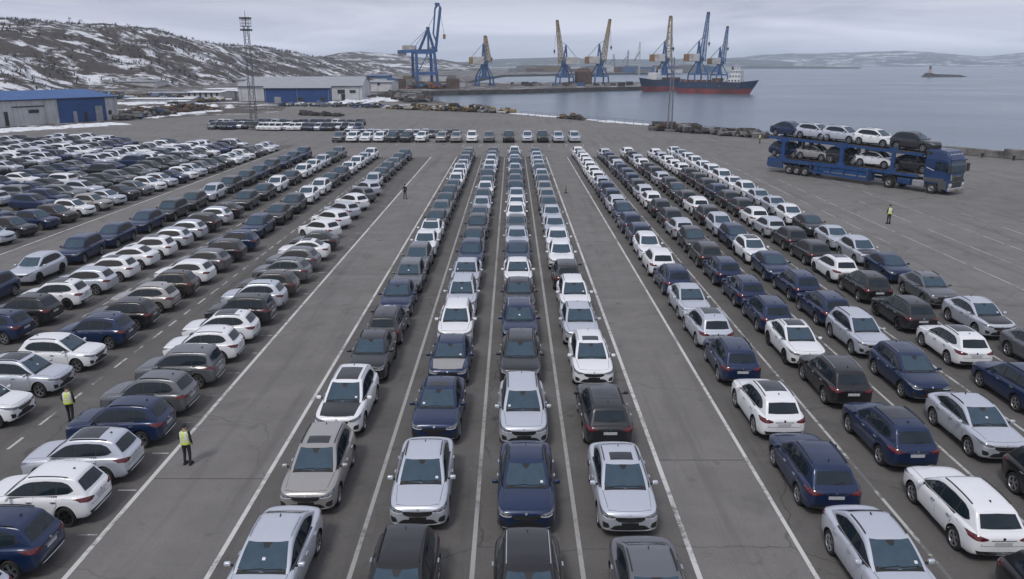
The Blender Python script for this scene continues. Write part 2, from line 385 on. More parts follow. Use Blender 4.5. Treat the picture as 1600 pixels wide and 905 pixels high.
def make_car_meshes(kind):
    P = {}
    body, bvh = make_body(kind); P['body'] = body
    a, b, c, d, y0, y1 = WS[kind]
    ws_lo = [(b, -y0), (a - .02, -y0 * .6), (a, 0), (a - .02, y0 * .6), (b, y0)]
    ws_up = [(c, -y1), (d - .01, -y1 * .6), (d, 0), (d - .01, y1 * .6), (c, y1)]
    P['windscreen'] = patch(MB(), bvh, ws_lo, ws_up, 'Z', 15, 7, .008).mesh('windscreen', GLASSF)
    z0, z1, h0, h1 = RW[kind]
    if kind == 'sedan':
        P['rear_window'] = patch(MB(), bvh, [(-1.69, -h0), (-1.74, 0), (-1.69, h0)], [(-1.10, -h1), (-1.12, 0), (-1.10, h1)], 'Z', 13, 6, .008).mesh('rear_window', GLASS)
    else:
        P['rear_window'] = patch(MB(), bvh, [(-h0, z0 + .012), (-h0 * .5, z0), (0, z0), (h0 * .5, z0), (h0, z0 + .012)], [(-h1, z1), (0, z1 + .02), (h1, z1)], 'B', 13, 6, .008).mesh('rear_window', GLASS)
    lo, up = band(kind, BAND[kind][0][0][0], BAND[kind][0][-1][0], 0, 26)
    for sd in 'LR':
        P['window_trim' + sd] = patch(MB(), bvh, lo, up, sd, 26, 4, .004, .02).mesh('window_trim', PLASTIC)
        for k, (x0, x1) in enumerate(SPLIT[kind]):
            l2, u2 = band(kind, x0, x1, .022, 9)
            P[f'side_window{k}{sd}'] = patch(MB(), bvh, l2, u2, sd, 9, 4, .009, .015).mesh('side_window', GLASS)
        zl = np.interp
        bl = np.array(BAND[kind][0])[::-1]
        def topz(x): return float(np.interp(x, bl[:, 0], bl[:, 1])) - .035
        gap = MB()
        d1 = ([(.90, .36), (.84, .33), (.4, .32), (-.115, .32)], [(.90, topz(.9)), (.6, topz(.6)), (.3, topz(.3)), (-.115, topz(-.1))])
        d2 = ([(-.13, .32), (-.6, .32), (-.86, .36), (-1.0, .62), (-1.04, .80)], [(-.13, topz(-.13)), (-.4, topz(-.4)), (-.7, topz(-.7)), (-.95, topz(-.95)), (-1.04, topz(-1.04))])
        g1 = ([(.915, .35), (.85, .317), (.4, .305), (-.122, .305)], [(.915, topz(.9) + .013), (.6, topz(.6) + .013), (.3, topz(.3) + .013), (-.122, topz(-.1) + .013)])
        g2 = ([(-.122, .305), (-.6, .305), (-.872, .345), (-1.013, .61), (-1.055, .79)], [(-.122, topz(-.13) + .013), (-.4, topz(-.4) + .013), (-.7, topz(-.7) + .013), (-.95, topz(-.95) + .013), (-1.055, topz(-1.04) + .013)])
        patch(gap, bvh, *g1, sd, 12, 7, .0015, .01); patch(gap, bvh, *g2, sd, 12, 7, .0015, .01)
        P['door_gap' + sd] = gap.mesh('door_gap', PLASTIC)
        P['door0' + sd] = patch(MB(), bvh, *d1, sd, 14, 8, .005, .006).mesh('door', PAINT['W'])
        P['door1' + sd] = patch(MB(), bvh, *d2, sd, 14, 8, .005, .006).mesh('door', PAINT['W'])
        s = 1 if sd == 'L' else -1
        for k, hx in enumerate((.02, -.93)):
            P[f'door_handle{k}{sd}'] = MB().add(*rounded((hx, s * .935, .90), (.20, .05, .035), .012)).mesh('door_handle', CHROME)
        f = (lambda p: p) if s > 0 else mirror_y
        P['headlight' + sd] = patch(MB(), bvh, f([(.44, .715), (.56, .700), (.70, .71), (.80, .745), (.872, .80)]), f([(.44, .765), (.56, .80), (.70, .835), (.80, .865), (.885, .90)]), 'F', 10, 4, .008).mesh('headlight', HEADLENS)
        P['led_strip' + sd] = patch(MB(), bvh, f([(.45, .712), (.56, .697), (.70, .706), (.80, .740)]), f([(.45, .73), (.56, .715), (.70, .726), (.80, .762)]), 'F', 8, 2, .013).mesh('led_strip', LEDWHITE)
        P['fog_intake' + sd] = patch(MB(), bvh, f([(.62, .43), (.72, .39), (.81, .41)]), f([(.66, .55), (.75, .575), (.83, .58)]), 'F', 6, 3, .006).mesh('fog_intake', PLASTIC)
        zz = .07 if kind == 'suv' else 0
        P['tail_light' + sd] = patch(MB(), bvh, f([(.45, .86 + zz), (.60, .83 + zz), (.76, .825 + zz), (.878, .86 + zz)]), f([(.45, .905 + zz), (.60, .95 + zz), (.76, .985 + zz), (.884, .985 + zz)]), 'B', 10, 4, .010).mesh('tail_light', REDLENS)
        m = MB(); m.add(*rounded((.76, s * 1.0, 1.075), (.11, .19, .135), .05, segs=3), 0, True); m.bar((.77, s * .84, 1.03), (.77, s * .93, 1.05), .06, .04, 1)
        P['mirror' + sd] = m.mesh('mirror', [PAINT['W'], PLASTIC])
        rr = MB(); hy = y1 + .03; prev = None
        for x in np.linspace(.12, -1.42 if kind != 'sedan' else -.85, 10):
            h, n, _, _ = bvh.ray_cast(Vector((x, s * hy, 4)), Vector((0, 0, -1))); p = h + Vector((0, 0, .028))
            if prev is not None: rr.bar(prev, p, .028, .028)
            prev = p
        P['roof_rail' + sd] = rr.mesh('roof_rail', PLASTIC); me = P['roof_rail' + sd].copy(); me.materials.clear(); me.materials.append(CHROME); P['roof_rail_chrome' + sd] = me
    P['bonnet_gap'] = patch(MB(), bvh, [(1.115, -.735), (1.135, 0), (1.115, .735)], [(2.09, -.66), (2.165, -.35), (2.175, 0), (2.165, .35), (2.09, .66)], 'Z', 17, 9, .0015, .01).mesh('bonnet_gap', PLASTIC)
    P['bonnet'] = patch(MB(), bvh, [(1.13, -.722), (1.15, 0), (1.13, .722)], [(2.077, -.648), (2.15, -.35), (2.16, 0), (2.15, .35), (2.077, .648)], 'Z', 17, 9, .006, .008).mesh('bonnet', PAINT['W'])
    P['cowl'] = patch(MB(), bvh, [(1.115, -.66), (1.125, 0), (1.115, .66)], [(.975, -.65), (1.07, 0), (.975, .65)], 'Z', 13, 4, .005, .01).mesh('cowl', PLASTIC)
    wp = MB(); wz = lambda x, y: bvh.ray_cast(Vector((x, y, 4)), Vector((0, 0, -1)))[0] + Vector((0, 0, .02))
    for y in (-.5, .02): wp.bar(wz(1.03 if y else 1.05, y), wz(1.0, y + .52), .018)
    P['wiper'] = wp.mesh('wiper', PLASTIC)
    P['sensor_cover'] = patch(MB(), bvh, [(d + .16, -.06), (d + .16, .06)], [(d - .0, -.13), (d - .0, .13)], 'Z', 4, 3, .012).mesh('sensor_cover', PLASTIC)
    for k, (px_, py_) in enumerate(((.93, .50), (.92, -.52), (.80, .0))):
        P[f'paper{k}'] = patch(MB(), bvh, [(px_, py_ - .045), (px_, py_ + .045)], [(px_ - .07, py_ - .04), (px_ - .07, py_ + .04)], 'Z', 3, 3, .012).mesh('paper', LEDWHITE)
    P['grille'] = patch(MB(), bvh, [(-.45, .68), (-.33, .60), (0, .585), (.33, .60), (.45, .68)], [(-.44, .755), (0, .735), (.44, .755)], 'F', 15, 3, .007).mesh('grille', PLASTIC)
    g = MB()
    for z, h in ((.64, .36), (.70, .42)): patch(g, bvh, [(-h, z), (0, z - .006), (h, z)], [(-h, z + .014), (0, z + .010), (h, z + .014)], 'F', 11, 2, .016)
    P['grille_bar'] = g.mesh('grille_bar', CHROME)
    P['lower_intake'] = patch(MB(), bvh, [(-.60, .38), (-.48, .335), (0, .32), (.48, .335), (.60, .38)], [(-.50, .46), (-.42, .495), (0, .50), (.42, .495), (.50, .46)], 'F', 15, 4, .006).mesh('lower_intake', PLASTIC)
    P['skid_strip'] = patch(MB(), bvh, [(-.74, .335), (-.45, .285), (0, .275), (.45, .285), (.74, .335)], [(-.74, .357), (-.45, .312), (0, .30), (.45, .312), (.74, .357)], 'F', 17, 2, .016).mesh('skid_strip', ALLOY)
    P['rear_skid'] = patch(MB(), bvh, [(-.60, .40), (-.4, .345), (0, .34), (.4, .345), (.60, .40)], [(-.60, .418), (-.4, .363), (0, .358), (.4, .363), (.60, .418)], 'B', 15, 2, .020).mesh('rear_skid', CHROME)
    P['rear_valance'] = patch(MB(), bvh, [(-.70, .38), (-.4, .325), (0, .32), (.4, .325), (.70, .38)], [(-.76, .50), (0, .47), (.76, .50)], 'B', 15, 3, .006).mesh('rear_valance', PLASTIC)
    zz = .07 if kind == 'suv' else 0
    P['number_plate'] = patch(MB(), bvh, [(-.25, .70), (.25, .70)], [(-.25, .81), (.25, .81)], 'B', 5, 3, .012).mesh('number_plate', PLATE)
    P['plate_holder'] = patch(MB(), bvh, [(-.26, .50), (.26, .50)], [(-.26, .575), (.26, .575)], 'F', 5, 2, .014).mesh('plate_holder', PLASTIC)
    P['tailgate_trim'] = patch(MB(), bvh, [(-.36, .845), (0, .845), (.36, .845)], [(-.36, .868), (0, .868), (.36, .868)], 'B', 9, 2, .012).mesh('tailgate_trim', CHROME)
    gg = MB()
    for lo, up in (([(-.62, .665), (0, .655), (.62, .665)], [(-.62, .676), (0, .666), (.62, .676)]), ([(-.635, .665), (-.622, .665)], [(-.66, .86), (-.648, .86)]), ([(.622, .665), (.635, .665)], [(.648, .86), (.66, .86)])):
        patch(gg, bvh, lo, up, 'B', 11, 2, .003, .01)
    P['tailgate_gap'] = gg.mesh('tailgate_gap', PLASTIC)
    for ax, z, n in (('F', .795, 'emblem_front'), ('B', .915 + zz, 'emblem_rear')):
        h, nn, _, _ = bvh.ray_cast(AX[ax][0] + Vector((0, 0, z)), AX[ax][1])
        if nn.dot(AX[ax][1]) > 0: nn = -nn
        P[n] = MB().tube(h - nn * .01, h + nn * .018, .042, n=14).mesh('emblem', CHROME)
    def roofpatch(x0, x1, y, nm, m, off=.006): P[nm] = patch(MB(), bvh, [(x0, -y), (x0, y)], [(x1, -y), (x1, y)], 'Z', 7, 6, off, .012).mesh('sunroof', m)
    rx = c
    roofpatch(rx - .16, rx - .62, .37, 'sunroof_small', GLASSR); roofpatch(rx - .14, rx - (1.35 if kind != 'sedan' else 1.0), .44, 'sunroof_large', GLASSR)
    ax_ = -1.32 if kind != 'sedan' else -.82
    h = bvh.ray_cast(Vector((ax_, 0, 4)), Vector((0, 0, -1)))[0]
    P['antenna'] = MB().add([h + Vector(q) for q in ((.08, .018, -.01), (.08, -.018, -.01), (-.06, .018, -.01), (-.06, -.018, -.01), (-.05, 0, .07), (-.01, 0, .05))], [(0, 1, 5), (1, 3, 4, 5), (3, 2, 4), (2, 0, 5, 4)]).mesh('antenna', PLASTIC)
    hw = bvh.ray_cast(Vector((-4, .05, z0 + .02)), Vector((1, 0, 0)))[0] if kind != 'sedan' else None
    if hw:
        h2 = bvh.ray_cast(Vector((-4, -.28, z0 + .06)), Vector((1, 0, 0)))[0]
        P['rear_wiper'] = MB().bar(hw + Vector((-.015, 0, 0)), h2 + Vector((-.015, 0, 0)), .02).mesh('rear_wiper', PLASTIC)
    return P
prn = random.Random(77)
PAINTED = ('body', 'bonnet', 'door0L', 'door0R', 'door1L', 'door1R', 'mirrorL', 'mirrorR')
_pm = {}
def painted(kind, key, col):
    k = (kind, key, col)
    if k not in _pm:
        me = CM[kind][key].copy(); me.materials[0] = PAINT[col]; me.name = key.rstrip('LR01'); _pm[k] = me
    return _pm[k]
TYREM, RIMA, RIMD = make_wheel()
CM = {k: make_car_meshes(k) for k in ('hatch', 'sedan', 'suv')}

def car(loc, heading, col, kind='hatch', near=True, bonnet=None, roof=None, dark_rim=False, chrome=False, label='', group=None, scale=1.0, tilt=0.0):
    t = thing('car', label, 'car', loc, heading, group); P = CM[kind]
    t.scale = scale if isinstance(scale, tuple) else (scale,) * 3
    if tilt: t.rotation_euler = (0, tilt, heading)
    def part(n, key, parent=t, c=None):
        me = painted(kind, key, c or col) if key in PAINTED else P[key]
        o = link(n, me, parent)
        if parent is t: o.location = (0, 0, .045)
        return o
    part('body', 'body'); part('windscreen', 'windscreen'); part('rear_window', 'rear_window')
    for x in WX:
        for s in (1, -1):
            w = link('wheel', TYREM, t); w.location = (x, s * .79, WR)
            if s < 0: w.rotation_euler = (0, 0, math.pi)
            link('rim', RIMD if dark_rim else RIMA, w)
    part('grille', 'grille')
    if bonnet: part('bonnet', 'bonnet', c=bonnet)
    if roof: part('sunroof', roof)
    for sd in 'LR':
        part('headlight', 'headlight' + sd); part('tail_light', 'tail_light' + sd); part('window_trim', 'window_trim' + sd)
        part('mirror', 'mirror' + sd)
    if not near: return t
    if not bonnet: part('bonnet', 'bonnet')
    for n in ('bonnet_gap', 'cowl', 'wiper', 'sensor_cover', 'lower_intake', 'skid_strip', 'rear_skid', 'rear_valance', 'number_plate', 'plate_holder', 'tailgate_trim', 'tailgate_gap', 'antenna', 'rear_wiper', 'grille_bar'):
        if n in P: part(n, n)
    pk = prn.random()
    if pk < .55: part('paper', f'paper{int(pk * 5.4)}')
    part('emblem', 'emblem_front'); part('emblem', 'emblem_rear')
    for sd in 'LR':
        part('fog_intake', 'fog_intake' + sd); part('door_gap', 'door_gap' + sd); part('led_strip', 'led_strip' + sd)
        part('roof_rail', ('roof_rail_chrome' if chrome else 'roof_rail') + sd)
        for k in range(3): part('side_window', f'side_window{k}{sd}')
        for k in range(2): part('door_handle', f'door_handle{k}{sd}', part('door', f'door{k}{sd}'))
    return t

# ------------------------------------------------------------------ SETTING
CP, SP = math.cos(R(PITCH)), math.sin(R(PITCH)); FPX = 1250.0
def ray(x, y):
    u, v = x - 800, y - 452.5
    return Vector((u, FPX * CP - v * SP, -(v * CP + FPX * SP)))
def at(x, y, z=0.0):
    """ground point seen at a photo pixel"""
    d = ray(x, y); k = (z - CAM_H) / d.z; return Vector((d.x * k, d.y * k, z))
def at_y(x, y, Y):
    d = ray(x, y); k = Y / d.y; return Vector((d.x * k, Y, CAM_H + d.z * k))

WATER_Z = -2.4
def asphalt_mat(name='asphalt', tone=1.0):  # weathered, damp in places
    m, nt, b = new_mat(name)
    big = noise_fac(nt, 0.045, 5, 0.6); med = noise_fac(nt, 0.5, 8, 0.65); fine = noise_fac(nt, 14.0, 6, 0.75)
    streak = noise_fac(nt, 0.5, 6, 0.7, mapping=((1.6, 0.07, 1), (0, 0, R(-3))))
    cross = noise_fac(nt, 0.35, 6, 0.7, mapping=((0.06, 0.9, 1), (0, 0, R(24))))
    c = ramp(nt, med, [(0.30, (0.154, 0.147, 0.140)), (0.70, (0.223, 0.212, 0.201))])
    c = mixc(nt, ramp(nt, big, [(0.35, (0, 0, 0)), (0.70, (0.55, 0.55, 0.55))]), c, (0.263, 0.253, 0.239))
    c = mixc(nt, ramp(nt, streak, [(0.52, (0, 0, 0)), (0.68, (0.62, 0.62, 0.62))]), c, (0.123, 0.117, 0.113))
    c = mixc(nt, ramp(nt, cross, [(0.60, (0, 0, 0)), (0.74, (0.45, 0.45, 0.45))]), c, (0.324, 0.311, 0.296))
    c = mixc(nt, ramp(nt, fine, [(0.30, (0.35, 0.35, 0.35)), (0.62, (0, 0, 0))]), c, (0.080, 0.076, 0.074))
    sp2 = noise_fac(nt, 1.1, 3, 0.5); c = mixc(nt, ramp(nt, sp2, [(0.64, (0, 0, 0)), (0.76, (0.7, 0.7, 0.7))]), c, (0.088, 0.085, 0.081))
    spk = noise_fac(nt, 6.0, 2, 0.5); c = mixc(nt, ramp(nt, spk, [(0.735, (0, 0, 0)), (0.77, (0.7, 0.7, 0.7))]), c, (0.36, 0.355, 0.345))
    blot = noise_fac(nt, 0.22, 7, 0.7, dist=1.0); c = mixc(nt, ramp(nt, blot, [(0.56, (0, 0, 0)), (0.70, (0.6, 0.6, 0.6))]), c, (0.085, 0.083, 0.080))
    # cracks
    tcn = node(nt, 'ShaderNodeTexCoord'); vo = node(nt, 'ShaderNodeTexVoronoi', feature='DISTANCE_TO_EDGE'); vo.inputs['Scale'].default_value = 0.085
    mp_ = node(nt, 'ShaderNodeVectorMath', operation='ADD'); nn = node(nt, 'ShaderNodeTexNoise'); nn.inputs['Scale'].default_value = 0.7; nn.inputs['Detail'].default_value = 6
    sc_ = node(nt, 'ShaderNodeVectorMath', operation='SCALE'); sc_.inputs['Scale'].default_value = 1.1
    nt.links.new(tcn.outputs['Object'], nn.inputs['Vector']); nt.links.new(nn.outputs['Color'], sc_.inputs[0]); nt.links.new(tcn.outputs['Object'], mp_.inputs[0]); nt.links.new(sc_.outputs[0], mp_.inputs[1]); nt.links.new(mp_.outputs[0], vo.inputs['Vector'])
    ck = ramp(nt, vo.outputs['Distance'], [(0.0004, (0.8, 0.8, 0.8)), (0.0022, (0, 0, 0))])
    msk = ramp(nt, big, [(0.42, (0, 0, 0)), (0.55, (0.8, 0.8, 0.8))]); ck = mixc(nt, 1.0, ck, msk, 'MULTIPLY')
    c = mixc(nt, ck, c, (0.049, 0.047, 0.046))
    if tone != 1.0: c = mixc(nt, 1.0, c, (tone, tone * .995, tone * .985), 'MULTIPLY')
    nt.links.new(c, b.inputs['Base Color']); b.inputs['Roughness'].default_value = 0.82; b.inputs['Specular IOR Level'].default_value = 0.35
    rr = node(nt, 'ShaderNodeMapRange'); nt.links.new(med, rr.inputs[0]); rr.inputs[3].default_value = 0.95; rr.inputs[4].default_value = 0.66; nt.links.new(rr.outputs[0], b.inputs['Roughness'])
    bump(nt, b, fine, 0.25, 0.02)
    return m
def line_mat(name, cover, k=1.0):
    m, nt, b = new_mat(name)
    f = noise_fac(nt, 3.5, 8, 0.75); g = noise_fac(nt, 0.35, 4)
    s = node(nt, 'ShaderNodeMath', operation='ADD'); nt.links.new(f, s.inputs[0]); nt.links.new(g, s.inputs[1])
    c = ramp(nt, s.outputs[0], [(cover - 0.12, (0.17, 0.167, 0.163)), (cover + 0.02, (0.45 * k, 0.45 * k, 0.44 * k)), (cover + 0.2, (0.62 * k, 0.62 * k, 0.60 * k))])
    nt.links.new(c, b.inputs['Base Color']); b.inputs['Roughness'].default_value = 0.75; return m
def terrain_mat(name, scale, snow, diag=0.0, brown=((0.045, 0.038, 0.033), (0.11, 0.088, 0.07)), stretch=2.2):
    m, nt, b = new_mat(name)
    f1 = noise_fac(nt, scale, 8, 0.68, mapping=((1.0, stretch, stretch), (0.25, 0, diag)), dist=0.6)
    f2 = noise_fac(nt, scale * 6, 8, 0.72); f3 = noise_fac(nt, scale * 22, 5, 0.7)
    e = ramp(nt, f2, [(0.3, brown[0]), (0.7, brown[1])])
    e = mixc(nt, ramp(nt, f3, [(0.40, (0.6, 0.6, 0.6)), (0.55, (0, 0, 0))]), e, tuple(x * 0.5 for x in brown[0]))
    a = node(nt, 'ShaderNodeMath', operation='MULTIPLY_ADD'); nt.links.new(f2, a.inputs[0]); a.inputs[1].default_value = 0.55; nt.links.new(f1, a.inputs[2])
    a2 = node(nt, 'ShaderNodeMath', operation='MULTIPLY_ADD'); nt.links.new(f3, a2.inputs[0]); a2.inputs[1].default_value = 0.12; nt.links.new(a.outputs[0], a2.inputs[2])
    k = ramp(nt, a2.outputs[0], [(snow - 0.01, (0, 0, 0)), (snow + 0.075, (1, 1, 1))])
    nt.links.new(mixc(nt, k, e, (0.70, 0.72, 0.76)), b.inputs['Base Color']); b.inputs['Roughness'].default_value = 0.9
    bump(nt, b, f2, 0.6, 1.0); return m
ASPHALT = asphalt_mat(); OLDASPHALT_SHADED = asphalt_mat('parking_asphalt_shaded', .70)  # older, darker lane asphalt; its tone also includes shade between the parked cars
LINE = line_mat('line_paint', 0.88); LINEW = line_mat('line_paint_worn', 1.04, .82); LINEG = line_mat('line_paint_grey', .84, .62)
SNOW = mat('snow', (0.78, 0.80, 0.84), 0.85, 0, 0.08, 1.5, 0.3, (0.42, 0.41, 0.40))
FLAT = terrain_mat('port_ground', 0.05, 0.89, 0.4, ((0.07, 0.062, 0.055), (0.15, 0.13, 0.115)), 1.5)
CONC = mat('concrete', (0.20, 0.19, 0.18), 0.9, 0, 0.3, 0.8, 0.4, (0.07, 0.065, 0.06))
DARKCONC = mat('quay_concrete', (0.075, 0.072, 0.068), 0.9, 0, 0.4, 0.5, 0.4, (0.03, 0.028, 0.027))

QUAY = [(200, -82), (125, 36), (76, 114), (49, 154), (34, 179), (14, 206), (0, 228), (-14, 262), (-37, 338)]
LAND = QUAY + [(-46, 418), (20, 462), (79, 508), (141, 514), (168, 640), (20, 622), (-35, 608), (-30, 800), (-10, 1050), (250, 1350), (554, 2100), (640, 2750), (-3500, 2750), (-3500, -110), (200, -110)]
def sheet(name, poly, z0, z1, mats):
    mb = MB(); n = len(poly)
    bm = bmesh.new(); vs = [bm.verts.new((x, y, z1)) for x, y in poly]; bm.faces.new(vs); bmesh.ops.triangulate(bm, faces=bm.faces)
    bmesh.ops.recalc_face_normals(bm, faces=bm.faces)
    for f in bm.faces:
        if f.normal.z < 0: f.normal_flip()
    bm.verts.index_update(); mb.add([v.co for v in bm.verts], [tuple(v.index for v in f.verts) for f in bm.faces]); bm.free()
    if z0 < z1: mb.add([(x, y, z) for z in (z0, z1) for x, y in poly], [(k, (k + 1) % n, n + (k + 1) % n, n + k) for k in range(n)], 1)
    return tag(mb.build(name, mats), kind='structure')
sheet('terrain', LAND, -7.0, -0.02, [FLAT, DARKCONC])
YARD = [(200, -100), (200, -82), (125, 36), (76, 114), (49, 154), (34, 179), (14, 206), (0, 226), (-12, 258), (-30, 292), (-62, 300), (-72, 262), (-66, 232), (-84, 214), (-97, 190), (-107, 168), (-122, 150), (-190, 90), (-190, -100)]
sheet('asphalt_yard', YARD, 0, 0, [ASPHALT])

for x0, x1 in ((-8.19, 5.04), (8.19, 26.1), (-32.4, -12.0)):  # darker paving sheets under the rows, part of the darkening is painted car shade
    sheet('parking_pavement_shaded', [(x0, -40), (x1, -40), (x1, 119.6), (x0, 119.6)], .003, .003, [OLDASPHALT_SHADED])
sheet('parking_pavement_shaded', [(-100, 20), (-37.1, 20), (-36.6, 137), (-72, 146), (-100, 136)], .003, .003, [OLDASPHALT_SHADED])
def water_mat():
    m, nt, b = new_mat('sea_water')
    b.inputs['Base Color'].default_value = (0.105, 0.152, 0.200, 1); b.inputs['IOR'].default_value = 1.33
    f1 = noise_fac(nt, 0.55, 6, 0.6, mapping=((0.55, 1.0, 1), (0, 0, 0.3))); f2 = noise_fac(nt, 0.05, 5, 0.6); f3 = noise_fac(nt, 0.012, 3, 0.5)
    s = node(nt, 'ShaderNodeMath', operation='MULTIPLY_ADD'); nt.links.new(f2, s.inputs[0]); s.inputs[1].default_value = 2.2; nt.links.new(f1, s.inputs[2])
    bump(nt, b, s.outputs[0], 0.34, 0.5)
    rr = node(nt, 'ShaderNodeMapRange'); nt.links.new(f3, rr.inputs[0]); rr.inputs[3].default_value = 0.12; rr.inputs[4].default_value = 0.32; nt.links.new(rr.outputs[0], b.inputs['Roughness'])
    return m
sheet('sea_water', [(-400, -200), (9500, -200), (9500, 9500), (-9000, 9500), (-9000, 2700), (-400, 2700)], WATER_Z, WATER_Z, [water_mat()])

def strip(name, x0, y0, x1, y1, w, m, z=0.007):
    d = Vector((x1 - x0, y1 - y0, 0)).normalized(); n = Vector((-d.y, d.x, 0)) * (w / 2); a = Vector((x0, y0, z)); b_ = Vector((x1, y1, z))
    k = max(1, int((b_ - a).length / 4)); vs = []
    for i in range(k + 1):
        p = a + (b_ - a) * (i / k); vs += [p - n, p + n]
    return tag(MB().add(vs, [(2 * i, 2 * i + 2, 2 * i + 3, 2 * i + 1) for i in range(k)]).build(name, m), kind='structure')
for X, w, m in ((-12.0, .15, LINE), (-8.19, .14, LINE), (5.04, .15, LINE), (8.19, .13, LINE), (26.1, .13, LINE)): strip('lane_line', X, 8, X, 119.5, w, m)
for X in (-4.37, -1.08, 1.92):
    strip('lane_line', X, 8, X, 119, .13, LINEG)
for X in (11.75, 15.4, 19.25, 22.75): strip('lane_line', X, 8, X, 119, .11, LINEW)
for X, y0, y1, st in ((-18.05, 20, 119, 2.0), (-23.4, 30, 119, 2.3)):
    y = y0
    while y < y1: strip('lane_dash', X, y, X, y + random.uniform(.9, 1.5), .11, LINEW); y += st
strip('lane_line', -37.1, 40, -36.6, 131, .14, LINE)
for k in range(30): strip('stall_tick', -12.15, 15.5 + k * 2.55, -12.75, 15.5 + k * 2.55, .07, LINEW)
for X, y0, y1 in ((31.1, 30, 95), (34.3, 36, 80), (37.6, 42, 105), (41.0, 38, 74), (29.0, 60, 120)): strip('apron_line', X, y0, X + .6, y1, .09, LINEW)
for k in range(9): strip('apron_line', 44 + k * 2.6, 68 + k * 2.2, 57 + k * 3.2, 62 + k * 2.0, .09, LINEW)
for k in range(13): strip('stall_line', -20 + k * 2.9, 134.5, -20 + k * 2.9 + .4, 139.5, .09, LINEW)
strip('expansion_joint', 5.1, 25.2, 8.1, 25.2, .035, DARKCONC); strip('expansion_joint', -11.9, 23.9, -8.3, 23.9, .03, DARKCONC)

# ------------------------------------------------------------------ hills
def hill(name, foot, ridge, back, nu, nv, amp, nscale, m, seed=0, power=1.25):
    foot = np.array(foot, float); ridge = np.array([tuple(p) for p in ridge]); t = np.linspace(0, 1, nu); tf = np.linspace(0, 1, len(foot)); tr = np.linspace(0, 1, len(ridge))
    F = np.stack([np.interp(t, tf, foot[:, k]) for k in range(2)], 1); Rr = np.stack([np.interp(t, tr, ridge[:, k]) for k in range(3)], 1)
    for _ in range(2): Rr[1:-1, 2] = (Rr[:-2, 2] + 2 * Rr[1:-1, 2] + Rr[2:, 2]) / 4
    V = []; P = []
    for i in range(nu):
        f = Vector((F[i, 0], F[i, 1], -1)); r = Vector(Rr[i]); d = Vector((r.x - f.x, r.y - f.y, 0))
        for j in range(nv):
            s = j / (nv - 1) * 1.5
            if s <= 1: p = f + d * s; z = -2 + (r.z + 2) * (math.sin(s * math.pi / 2) ** power)
            else: p = Vector((r.x, r.y, 0)) + d.normalized() * back * (s - 1) * 2; z = r.z * (1 - .75 * (s - 1) * 2 * (s - 1) * 2)
            q = Vector((p.x, p.y, seed * 50)) * nscale
            nz_ = mnoise.fractal(q, 0.8, 2.1, 6); e = min(1, s * 4) * (1 if s < .75 else max(.3, 1 - (s - .75) * 2.4))
            V.append((p.x, p.y, z + amp * nz_ * e))
    Fc = [(i * nv + j, i * nv + j + 1, (i + 1) * nv + j + 1, (i + 1) * nv + j) for i in range(nu - 1) for j in range(nv - 1)]
    o = MB().add(V, [f[::-1] for f in Fc], 0, True).build(name, m); tag(o, kind='structure'); return o, V
HM1 = terrain_mat('hill_near', 0.023, 0.862, 0.6, ((0.036, 0.028, 0.024), (0.082, 0.063, 0.050))); HM2 = terrain_mat('hill_mid', 0.011, 0.86, 0.3); HM3 = terrain_mat('hill_far', 0.004, 0.95, 0.2, ((0.03, 0.035, 0.035), (0.07, 0.075, 0.07))); HM4 = terrain_mat('hill_snowy', 0.0045, 0.85, 0.3, ((0.035, 0.037, 0.037), (0.075, 0.075, 0.07)))
r1 = [(-420, 20, 690), (-200, 28, 700), (-60, 31, 712), (0, 32, 720), (60, 37, 740), (130, 43, 760), (200, 48, 780), (240, 50, 790), (265, 58, 805), (300, 69, 830), (350, 72, 900), (400, 74, 1000), (440, 80, 1080), (500, 91, 1200), (560, 101, 1350), (640, 111, 1600)]
f1 = [(-420, 165), (-200, 156), (-60, 151), (0, 149), (60, 146), (130, 142), (200, 140), (240, 139), (265, 138), (300, 136), (350, 132), (400, 127), (440, 125), (500, 122), (560, 118.5), (640, 114.5)]
hill1, HV1 = hill('hillside', [at(x, y)[:2] for x, y in f1], [at_y(*p) for p in r1], 250, 340, 90, 7.0, 0.012, HM1, 1)
r2 = [(330, 102, 1900), (420, 95, 1950), (505, 88, 2000), (540, 84, 2000), (575, 82, 2000), (620, 85, 2050), (680, 93, 2100), (715, 98, 2150), (750, 103, 2200)]
hill2, HV2 = hill('hill_beyond', [at(x, 111.5)[:2] for x, y, z in r2], [at_y(*p) for p in r2], 500, 160, 50, 9.0, 0.006, HM2, 2)
r3 = [(640, 98, 5200), (720, 97, 5200), (780, 93, 5200), (830, 90.5, 5200), (880, 90, 5200), (930, 92.5, 5200), (1000, 93, 5300), (1080, 92, 5300), (1150, 93, 5400), (1240, 99, 5400)]
hill('far_hills', [(at_y(x, 100, 4200).x, 4200) for x, y, z in r3], [at_y(*p) for p in r3], 900, 160, 36, 14.0, 0.0022, HM3, 3)
r4 = [(1040, 99, 6400), (1100, 95, 6400), (1150, 91, 6400), (1200, 87.5, 6400), (1260, 85, 6400), (1320, 82.5, 6400), (1370, 81, 6400), (1420, 80, 6400), (1455, 81, 6400), (1490, 85, 6400), (1540, 88.5, 6500), (1570, 85, 6500), (1610, 82, 6500), (1700, 77, 6500), (1850, 82, 6500)]
hill('snowy_far_hills', [(at_y(x, 100, 5000).x, 5000) for x, y, z in r4], [at_y(*p) for p in r4], 1200, 240, 50, 20.0, 0.0018, HM4, 4)
r5 = [(1100, 104.5, 3300), (1180, 103, 3300), (1260, 103.5, 3300), (1320, 105, 3300), (1345, 106.2, 3300)]
